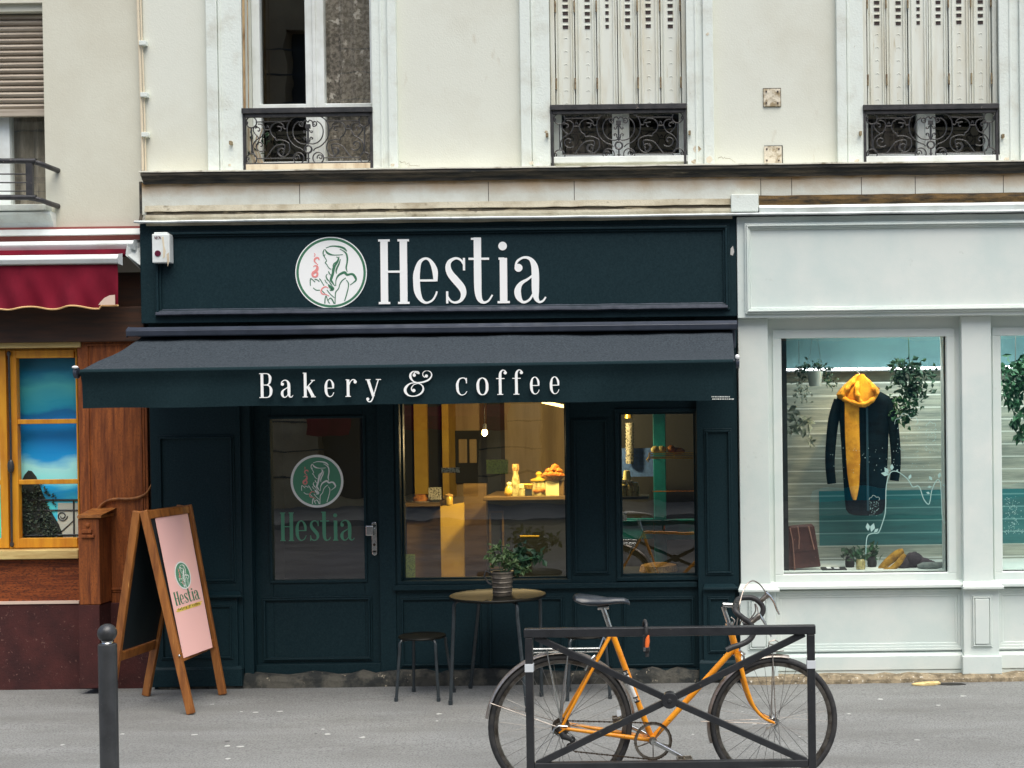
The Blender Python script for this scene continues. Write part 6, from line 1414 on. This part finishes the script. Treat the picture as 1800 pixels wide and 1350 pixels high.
# ================================================================== bicycle
Rr = W(985.5,1275,-2.66); Rf = W(1360,1268,-2.52)
bd = Rf-Rr; bd.z = 0; bd.normalize(); bn_ = Vector((bd.y,-bd.x,0)); UP = Vector((0,0,1))
def B(px,py,off=0.0): return onplane(px,py,Rr+bn_*off,bn_)
bk_ = thing('bicycle', 'orange vintage road bicycle with drop handlebars parked behind the crossed barrier', 'bicycle', ((Rr.x+Rf.x)/2,(Rr.y+Rf.y)/2,gz((Rr.y+Rf.y)/2)))
OP = M['orange_paint']
def wheel(C, seed, rear):
    R = C.z-gz(C.y)-.001; N_ = 72
    circ = lambda r, off=0: [C+bd*(r*math.cos(2*PI*i/N_))+UP*(r*math.sin(2*PI*i/N_))+bn_*off for i in range(N_)]
    rim = MB(); 
    o = len(rim.v); secs = [(R-.030,.011),(R-.030,-.011),(R-.046,-.010),(R-.050,0),(R-.046,.010)]
    for i in range(N_):
        t = 2*PI*i/N_
        for r, off in secs: rim.v.append(C+bd*(r*math.cos(t))+UP*(r*math.sin(t))+bn_*off)
    for i in range(N_):
        for j in range(5): a = i*5+j; b = ((i+1)%N_)*5+j; a2 = i*5+(j+1)%5; b2 = ((i+1)%N_)*5+(j+1)%5; rim.f.append([a,b,b2,a2])
    w_ = rim.build('wheel', M['rim'], bk_, smooth=True)
    MB().tube(circ(R-.0165), .0165, 10, closed=True).build('tyre', M['rubber'], w_, smooth=True)
    sp = MB(); n = 32
    for i in range(n):
        s = 1 if i % 2 else -1; a = 2*PI*i/n+seed; h = a + (.9 if (i//2) % 2 else -.9)
        p = C+bd*(.021*math.cos(h))+UP*(.021*math.sin(h))+bn_*(.030*s); q = C+bd*((R-.048)*math.cos(a))+UP*((R-.048)*math.sin(a))
        sp.tube([p,q],.0011,4,caps=False)
    sp.build('spokes', M['spoke'], w_)
    Mx = Matrix((bd,UP,bn_)).transposed()
    hub = MB().lathe([(.010,-.055),(.010,-.036),(.024,-.033),(.024,-.029),(.012,-.024),(.012,.024),(.024,.029),(.024,.033),(.010,.036),(.010,.058)],C,20,Mx)
    if rear:
        for k in range(6): hub.lathe([(.045-.005*k,.034+.005*k),(.045-.005*k,.036+.005*k)],C,24,Mx)
    hub.build('hub', M['steel_dirty'] if rear else M['chrome'], w_, smooth=True)
    return w_, R
wr_, RR = wheel(Rr, .1, True); wf_, RF = wheel(Rf, .35, False)
# frame
sc0 = B(1075,1113); bb = B(1146,1299); ht = B(1284,1107); hbm = B(1295,1148)
fr = MB(); fr.tube([sc0+UP*.01,bb],.0145,14); fr.tube([sc0+UP*.012,ht+UP*.0],.0130,12); fr.tube([ht+(hbm-ht)*.75,bb],.0148,14)
fr.tube([ht+(ht-hbm)*.1,hbm],.0175,14)
fr.tube([bb-bn_*.035,bb+bn_*.035],.021,14)
for s in (1,-1):
    dk = Rr+bn_*(.062*s)
    fr.tube([sc0+bn_*(.010*s),(sc0*.45+dk*.55)+bn_*(.0*s),dk],.0078,10); fr.tube([bb+bn_*(.020*s),bb.lerp(dk,.3)+bn_*(.02*s),dk],[.012,.011,.008],10)
    fr.beam(dk+bd*.02,dk-bd*.012-UP*.02,.03,.006)
frame = fr.build('frame', OP, bk_, smooth=True)
wb = MB(); a_ = sc0.lerp(bb,.345); b_ = sc0.lerp(bb,.645); wb.tube([a_,b_],.0150,14); wb.build('white_band', M['sign_white'], frame, smooth=True)
mb = MB()
for t in (.35,.385,.60,.64):
    p = sc0.lerp(bb,t); dd = (bb-sc0).normalized(); mb.tube([p-dd*.0035,p+dd*.0035],.0154,14)
for t in (.367,.62):
    p = sc0.lerp(bb,t)+bn_*.0152; dd = (bb-sc0).normalized(); e = dd.cross(bn_)
    mb.beam(p-dd*.010-e*.006,p+dd*.010+e*.006,.003,.003,bn_); mb.beam(p-dd*.010+e*.006,p+dd*.010-e*.006,.003,.003,bn_)
mb.build('black_band', M['black_tape'], frame)
# lugs and cable guides in dirty steel
MB().tube([ht.lerp(hbm,.66),ht.lerp(hbm,.72)],.0182,14).build('lug_ring', M['chrome'], frame, smooth=True)
fk = MB()
crown = B(1296,1152)
for s in (1,-1):
    ax = Rf+bn_*(.052*s)
    pts = [B(1296,1151)+bn_*(.022*s), B(1303,1180)+bn_*(.036*s), B(1311,1210)+bn_*(.045*s), B(1322,1238)+bn_*(.050*s), B(1338,1257)+bn_*(.052*s), ax]
    fk.tube([tuple(p) for p in cat([tuple(p) for p in pts],4)],[.0125-.006*i/20 for i in range(21)],10)
fk.tube([crown-bn_*.032+UP*.004,crown+bn_*.032+UP*.004],.016,12); fk.build('fork', OP, bk_, smooth=True)
MB().tube([ht+(ht-hbm)*.12,ht+(ht-hbm)*.32],.020,16).tube([hbm,hbm+(hbm-ht)*.06],.021,16).build('headset', M['chrome'], frame, smooth=True)
# seat post and saddle
MB().tube([B(1060,1068),sc0+(sc0-bb).normalized()*-.01],.0125,12).tube([B(1050,1068),B(1070,1067)],.012,10).tube([B(1046,1062,.018),B(1090,1058,.018)],.0035,6).tube([B(1046,1062,-.018),B(1090,1058,-.018)],.0035,6).build('seat_post', M['chrome'], bk_, smooth=True)
rows = [(1007.5,1047.5,.030,.010),(1011,1047,.058,.018),(1020,1048.5,.070,.026),(1034,1050.5,.066,.028),(1050,1052,.050,.026),(1066,1052.5,.034,.020),(1082,1051.5,.024,.016),(1096,1051.5,.020,.014),(1104,1053.5,.017,.012),(1107,1057,.010,.008)]
mb = MB(); n = 20
for px,py,hw,hh in rows:
    c = B(px,py+4)
    for j in range(n):
        t = 2*PI*j/n; sy = math.sin(t); zz_ = hh*(sy if sy > 0 else sy*.9)
        mb.v.append(c+bn_*(hw*math.cos(t))+UP*(zz_-hh*.35*abs(math.cos(t))**2))
for i in range(len(rows)-1):
    for j in range(n): j2=(j+1)%n; mb.f.append([i*n+j,i*n+j2,(i+1)*n+j2,(i+1)*n+j])
mb.f.append(list(range(n))[::-1]); mb.f.append([(len(rows)-1)*n+j for j in range(n)])
mb.build('saddle', M['saddle_black'], bk_, smooth=True)
# stem, drop handlebar, brake levers and cables
MB().tube([ht+(ht-hbm)*.2,B(1271,1066)],.0115,12).tube([B(1270,1063),B(1293,1064)],[.013,.011],12).tube([B(1293,1064,.026),B(1293,1064,-.026)],.0175,14).build('stem', M['chrome'], bk_, smooth=True)
hw = .19
near = [(1293,1064,.0),(1292,1068,.09),(1291.5,1072,hw-.03),(1297,1079,hw-.005),(1307,1087,hw),(1316,1093,hw),(1323,1103,hw),(1324.5,1113,hw),(1320,1122,hw),(1311,1129,hw),(1299,1134,hw),(1287,1138,hw),(1277,1143,hw)]
far = [(1293,1064,0),(1294,1060,-.09),(1296,1055,-hw+.03),(1302,1051.5,-hw+.005),(1312,1050.5,-hw),(1322,1051,-hw),(1332,1056,-hw),(1340,1065,-hw),(1341,1075,-hw),(1336,1083,-hw),(1326,1089,-hw),(1316,1093,-hw),(1306,1097,-hw)]
mb = MB()
for L in (near, far): q = cat([tuple(B(*p)) for p in L],4); mb.tube(q,.0138,12)
mb.build('handlebar', M['black_tape'], bk_, smooth=True)
lev = []
for s,hood,blade in ((hw,[(1318,1095),(1325,1091),(1332,1084),(1336,1082)],[(1334,1080),(1340,1088),(1346,1098),(1350,1109),(1356,1119)]),(-hw,[(1333,1060),(1340,1054),(1347,1048),(1350,1046)],[(1346,1041),(1354,1048),(1361,1059),(1365,1070),(1370,1080)])):
    mb = MB(); q = cat([tuple(B(x,y,s)) for x,y in hood],3); mb.tube(q,[.011+.004*i/(len(q)-1) for i in range(len(q))],10); lv = mb.build('brake_lever', M['steel_dirty'], bk_, smooth=True)
    q = cat([tuple(B(x,y,s)) for x,y in blade],3); MB().tube(q,[.0085-.004*i/(len(q)-1) for i in range(len(q))],8,sx=1.3).build('lever_blade', M['chrome'], lv, smooth=True)
mb = MB()
for L in ([(1346,1042,-hw),(1341,1034,-.16),(1334,1026,-.12),(1324,1021,-.08),(1314,1026,-.05),(1306,1040,-.03),(1300,1062,.02),(1297,1085,.02),(1293,1110,.02)], [(1333,1080,hw),(1331,1068,.15),(1327,1062,.12),(1328,1074,.1),(1318,1088,.08),(1304,1090,.05),(1300,1105,.03)], [(1283,1110,.02),(1290,1095,.05),(1291,1090,.04),(1285,1085,.03)]):
    mb.tube(cat([tuple(B(*p)) for p in L],5),.0034,6)
mb.build('brake_cable', M['guard'], bk_, smooth=True)
# brakes
mb = MB()
for s in (1,-1):
    mb.tube([B(1303,1148,.02*s),B(1308,1155,.03*s),B(1307,1166,.028*s)],.006,8); mb.tube([B(1046,1152,.02*s),B(1038,1160,.03*s),B(1028,1178,.028*s)],.006,8)
mb.tube([B(1300,1143,.03),B(1309,1150,.0)],.006,8).build('brake_caliper', M['chrome'], bk_, smooth=True)
# mudguards
def guard(C, R, a0, a1, wd, name, parent):
    mb = MB(); n = 40; K_ = 6
    for i in range(n+1):
        a = math.radians(a0+(a1-a0)*i/n)
        for layer in (0,.0018):
            for k in range(K_+1):
                u = -1+2*k/K_; r = R-layer-.012*u*u
                mb.v.append(C+bd*(r*math.cos(a))+UP*(r*math.sin(a))+bn_*(wd*u))
    S_ = 2*(K_+1)
    for i in range(n):
        for k in range(K_):
            a = i*S_+k; mb.f.append([a,a+1,a+S_+1,a+S_]); a += K_+1; mb.f.append([a,a+S_,a+S_+1,a+1])
    return mb.build(name, M['guard'], bk_, smooth=True)
guard(Rr, RR+.016, 172, 6, .024, 'mudguard', bk_); guard(Rf, RF+.013, 196, 76, .022, 'mudguard', bk_)
mb = MB()
for s in (1,-1):
    for st_q in ((Rr+bn_*(.066*s),B(862,1236,.026*s),.0022),(Rf+bn_*(.056*s),B(1232,1268,.024*s),.0022),(Rf+bn_*(.056*s),B(1358,1146,.024*s),.003)):
        MB().tube([st_q[0],st_q[1]],st_q[2],6).build('mudguard_stay', M['guard'], bk_)
MB().tube([B(1350,1146,.012),B(1352,1128,.014),B(1362,1125,.012),B(1371,1130,-.01),B(1362,1134,-.014),B(1352,1132,.0)],.003,6).add([B(1346,1149,.02),B(1378,1145,.02),B(1378,1145,-.02),B(1346,1149,-.02),B(1346,1147,.02),B(1378,1143,.02),B(1378,1143,-.02),B(1346,1147,-.02)],[(0,1,2,3),(7,6,5,4),(0,4,5,1),(1,5,6,2),(2,6,7,3),(3,7,4,0)]).build('mudguard_bracket', M['guard'], bk_)
# rear rack
rk_ = MB()
for s in (1,-1):
    rk_.tube([B(936,1141,.055*s),B(1054,1139.5,.05*s)],.0048,8); rk_.tube([B(936,1147.5,.02*s),B(1052,1145.5,.02*s)],.004,8)
    rk_.tube([B(961,1143,.055*s),Rr+bn_*(.068*s)+UP*.03],.0042,8); rk_.tube([B(999,1142,.055*s),Rr+bn_*(.068*s)+UP*.03],.0042,8)
for px in (936,961,999,1030,1053): rk_.tube([B(px,1141,.055),B(px,1140,-.055)],.004,6)
rk_.tube([B(1054,1139,.02),B(1062,1118,.016)],.004,6); rk_.build('rear_rack', M['chrome'], bk_, smooth=True)
# drivetrain on the near side
cl = .045; cc_ = bb+bn_*cl; Mx = Matrix((bd,UP,bn_)).transposed()
rc = .0915; mb = MB(); nT = 48
poly = []
for i in range(nT*2): a = 2*PI*i/(nT*2); r = rc+(.004 if i % 2 else 0); poly.append((r*math.cos(a),r*math.sin(a)))
o = len(mb.v); ni = len(poly); inner = .079
for t in (-.0015,.0015):
    for (x,y) in poly: mb.v.append(cc_+bd*x+UP*y+bn_*t)
    for i in range(ni): a = 2*PI*i/ni; mb.v.append(cc_+bd*(inner*math.cos(a))+UP*(inner*math.sin(a))+bn_*t)
for i in range(ni):
    j = (i+1)%ni
    mb.f += [[2*ni+i,2*ni+j,3*ni+j,3*ni+i],[i,ni+i,ni+j,j],[i,j,2*ni+j,2*ni+i],[ni+i,3*ni+i,3*ni+j,ni+j]]
mb.lathe([(.020,-.003),(.020,.004)],cc_,24,Mx)
for k in range(5): a = math.radians(90+72*k+180); mb.beam(cc_+bd*(.012*math.cos(a))+UP*(.012*math.sin(a)),cc_+bd*(.081*math.cos(a))+UP*(.081*math.sin(a)),.011,.004,bn_.cross(bd*math.cos(a)+UP*math.sin(a)))
cr_ = mb.build('chainring', M['steel_dirty'], bk_)
for s,ped in ((1,(1201,1331)),(-1,(1091,1268))):
    ce = B(ped[0],ped[1],.06*s); c0_ = bb+bn_*(.055*s)
    ck = MB().tube([c0_,ce],[.013,.009],10,sx=1.0).lathe([(.014,-.006),(.014,.012)],c0_,16,Mx).build('crank', M['chrome'], bk_, smooth=True)
    p = ce+bn_*(.05*s); pm_ = MB().tube([ce,ce+bn_*(.09*s)],.007,8)
    for q in (.018,.085): pm_.beam(ce+bn_*(q*s)-bd*.036+UP*.0,ce+bn_*(q*s)+bd*.036,.006,.024)
    for q in (-.034,.034): pm_.beam(ce+bn_*(.016*s)+bd*q,ce+bn_*(.087*s)+bd*q,.005,.022)
    pm_.build('pedal', M['steel_dirty'], ck, bevel=.002)
mb = MB()
ch = [cc_+bd*(rc*math.cos(math.radians(a)))+UP*(rc*math.sin(math.radians(a))) for a in range(-92,101,8)]
cpt = ch+[Rr+bn_*.05+UP*.034+bd*.0,Rr+bn_*.05+UP*.024-bd*.026,Rr+bn_*.05-bd*.03-UP*.01,B(992,1296,.05),B(1004,1300,.05),B(1003,1314,.05),B(1010,1321,.05)]
tot = []
for i in range(len(cpt)):
    a = cpt[i]; b = cpt[(i+1)%len(cpt)]; L_ = (b-a).length; m_ = max(1,int(L_/.0127))
    for k in range(m_): tot.append(a.lerp(b,k/m_))
for i in range(len(tot)):
    a = tot[i]; b = tot[(i+1)%len(tot)]; d = (b-a)
    if d.length < 1e-4: continue
    mb.beam(a+d*.06,b-d*.06,.007 if i%2 else .005,.0085 if i%2 else .0065,bn_)
mb.build('chain', M['chain'], bk_)
dm = MB().lathe([(.016,-.004),(.016,.004)],B(1006,1300,.05),16,Mx).lathe([(.016,-.004),(.016,.004)],B(1001,1312,.05),16,Mx).beam(B(1006,1300,.058),B(1001,1312,.058),.010,.004).tube([B(984,1282,.062),B(990,1294,.066),B(1004,1300,.06)],[.012,.017,.010],10).tube([B(974,1282,.062),B(982,1277,.066),B(996,1278,.064)],.005,8)
dm.build('derailleur', M['black_tape'], bk_, smooth=True)
MB().tube([B(972,1290,.07),B(974,1281,.07),B(982,1276,.07),B(998,1277,.07)],.0045,8).lathe([(.006,-.003),(.006,.004)],B(1006,1300,.06),10,Mx).lathe([(.006,-.003),(.006,.004)],B(981,1292,.072),10,Mx).build('derailleur_hanger', M['chrome'], bk_, smooth=True)
MB().hexa([B(1084,1248,.016),B(1091,1248,.016),B(1092,1258,.016),B(1085,1260,.016)],[B(1084,1248,.02),B(1091,1248,.02),B(1092,1258,.02),B(1085,1260,.02)]).build('spoke_reflector', M['reflective'], wr_)
MB().tube([Rf+bn_*.06,Rf+bn_*.065-bd*.05-UP*.022],.004,8).build('release_lever', M['steel_dirty'], wf_, smooth=True)

# ================================================================== lock hanging on the barrier
lk = thing('bicycle_lock', 'black padlock with an orange grip hanging over the barrier top bar', 'lock', tuple(W(1136,1155,yq_-.03)))
q = [(1131,1112,.03),(1131.5,1098,.03),(1133.5,1091,.0),(1136,1098,-.04),(1136,1112,-.05),(1135.5,1122,-.04)]
MB().tube(cat([tuple(W(x,y,yq_+d)) for x,y,d in q],5),.008,10).build('shackle', M['black_tape'], lk, smooth=True)
M['orange_grip'] = mat('orange_grip', (244,118,52), r=.45)
MB().tube([W(1138.5,1117,yq_-.045),W(1138,1128,yq_-.045),W(1137,1138,yq_-.045)],[.008,.011,.009],10).build('grip', M['orange_grip'], lk, smooth=True)
MB().tube([W(1133,1116,yq_-.035),W(1132.5,1142,yq_-.035)],.008,10).pbox(1130.5,1138,1142,1146,yq_-.055,yq_-.025).pbox(1134,1146,1141,1155,yq_-.05,yq_-.03).build('body', M['black_tape'], lk, bevel=.003)
MB().pbox(1131,1139,1135,1145,yq_-.058,yq_-.054).build('clasp', M['chrome'], lk)

# ================================================================== litter by the white shop, dirt in the corner of the door
p = G(1625,1204); mb = MB(); rr = random.Random(2); q = []
for i in range(14): a = 2*PI*i/14; r = 1+rr.uniform(-.28,.28); q.append((.085*r*math.cos(a),.036*r*math.sin(a)))
n = len(q)
for x,y in q: mb.v.append(p+Vector((x,y,.006+rr.uniform(0,.014))))
for x,y in q: mb.v.append(p+Vector((x,y,.002)))
mb.v += [p+Vector((0,0,.022)),p+Vector((0,0,.002))]
for i in range(n): j=(i+1)%n; mb.f += [[i,j,2*n],[n+j,n+i,2*n+1],[i,n+i,n+j,j]]
tag(mb.build('dead_leaf', M['leaf_yellow'], origin=p), 'large curled yellow leaf lying on the pavement under the white shop', 'leaf')
p = G(1672,1203); mb = MB()
mb.prism([(.10*(1+rr.uniform(-.3,.3))*math.cos(2*PI*i/16),.028*(1+rr.uniform(-.3,.3))*math.sin(2*PI*i/16)) for i in range(16)], (p+Vector((0,0,.0005)),Vector((1,0,0)),Vector((0,1,SLOPE)),UP), 0, .004)
tag(mb.build('dark_leaf', M['leaf_black'], origin=p), 'wet blackish leaf beside the yellow leaf on the pavement', 'leaf')
for px,py,s,l in ((655,1196,.04,'chipped pale stone by the bakery door jamb'),(474,1205,.03,'small pale rubble chip under the bakery door sill')):
    p = G(px,py); p.y -= .03
    t = MB().blob(p+Vector((0,0,s*.3)),s,s*.5,s*.35,9,6,int(px),.5).build('rubble', M['stone_base'], origin=p); tag(t, l, 'rubble')
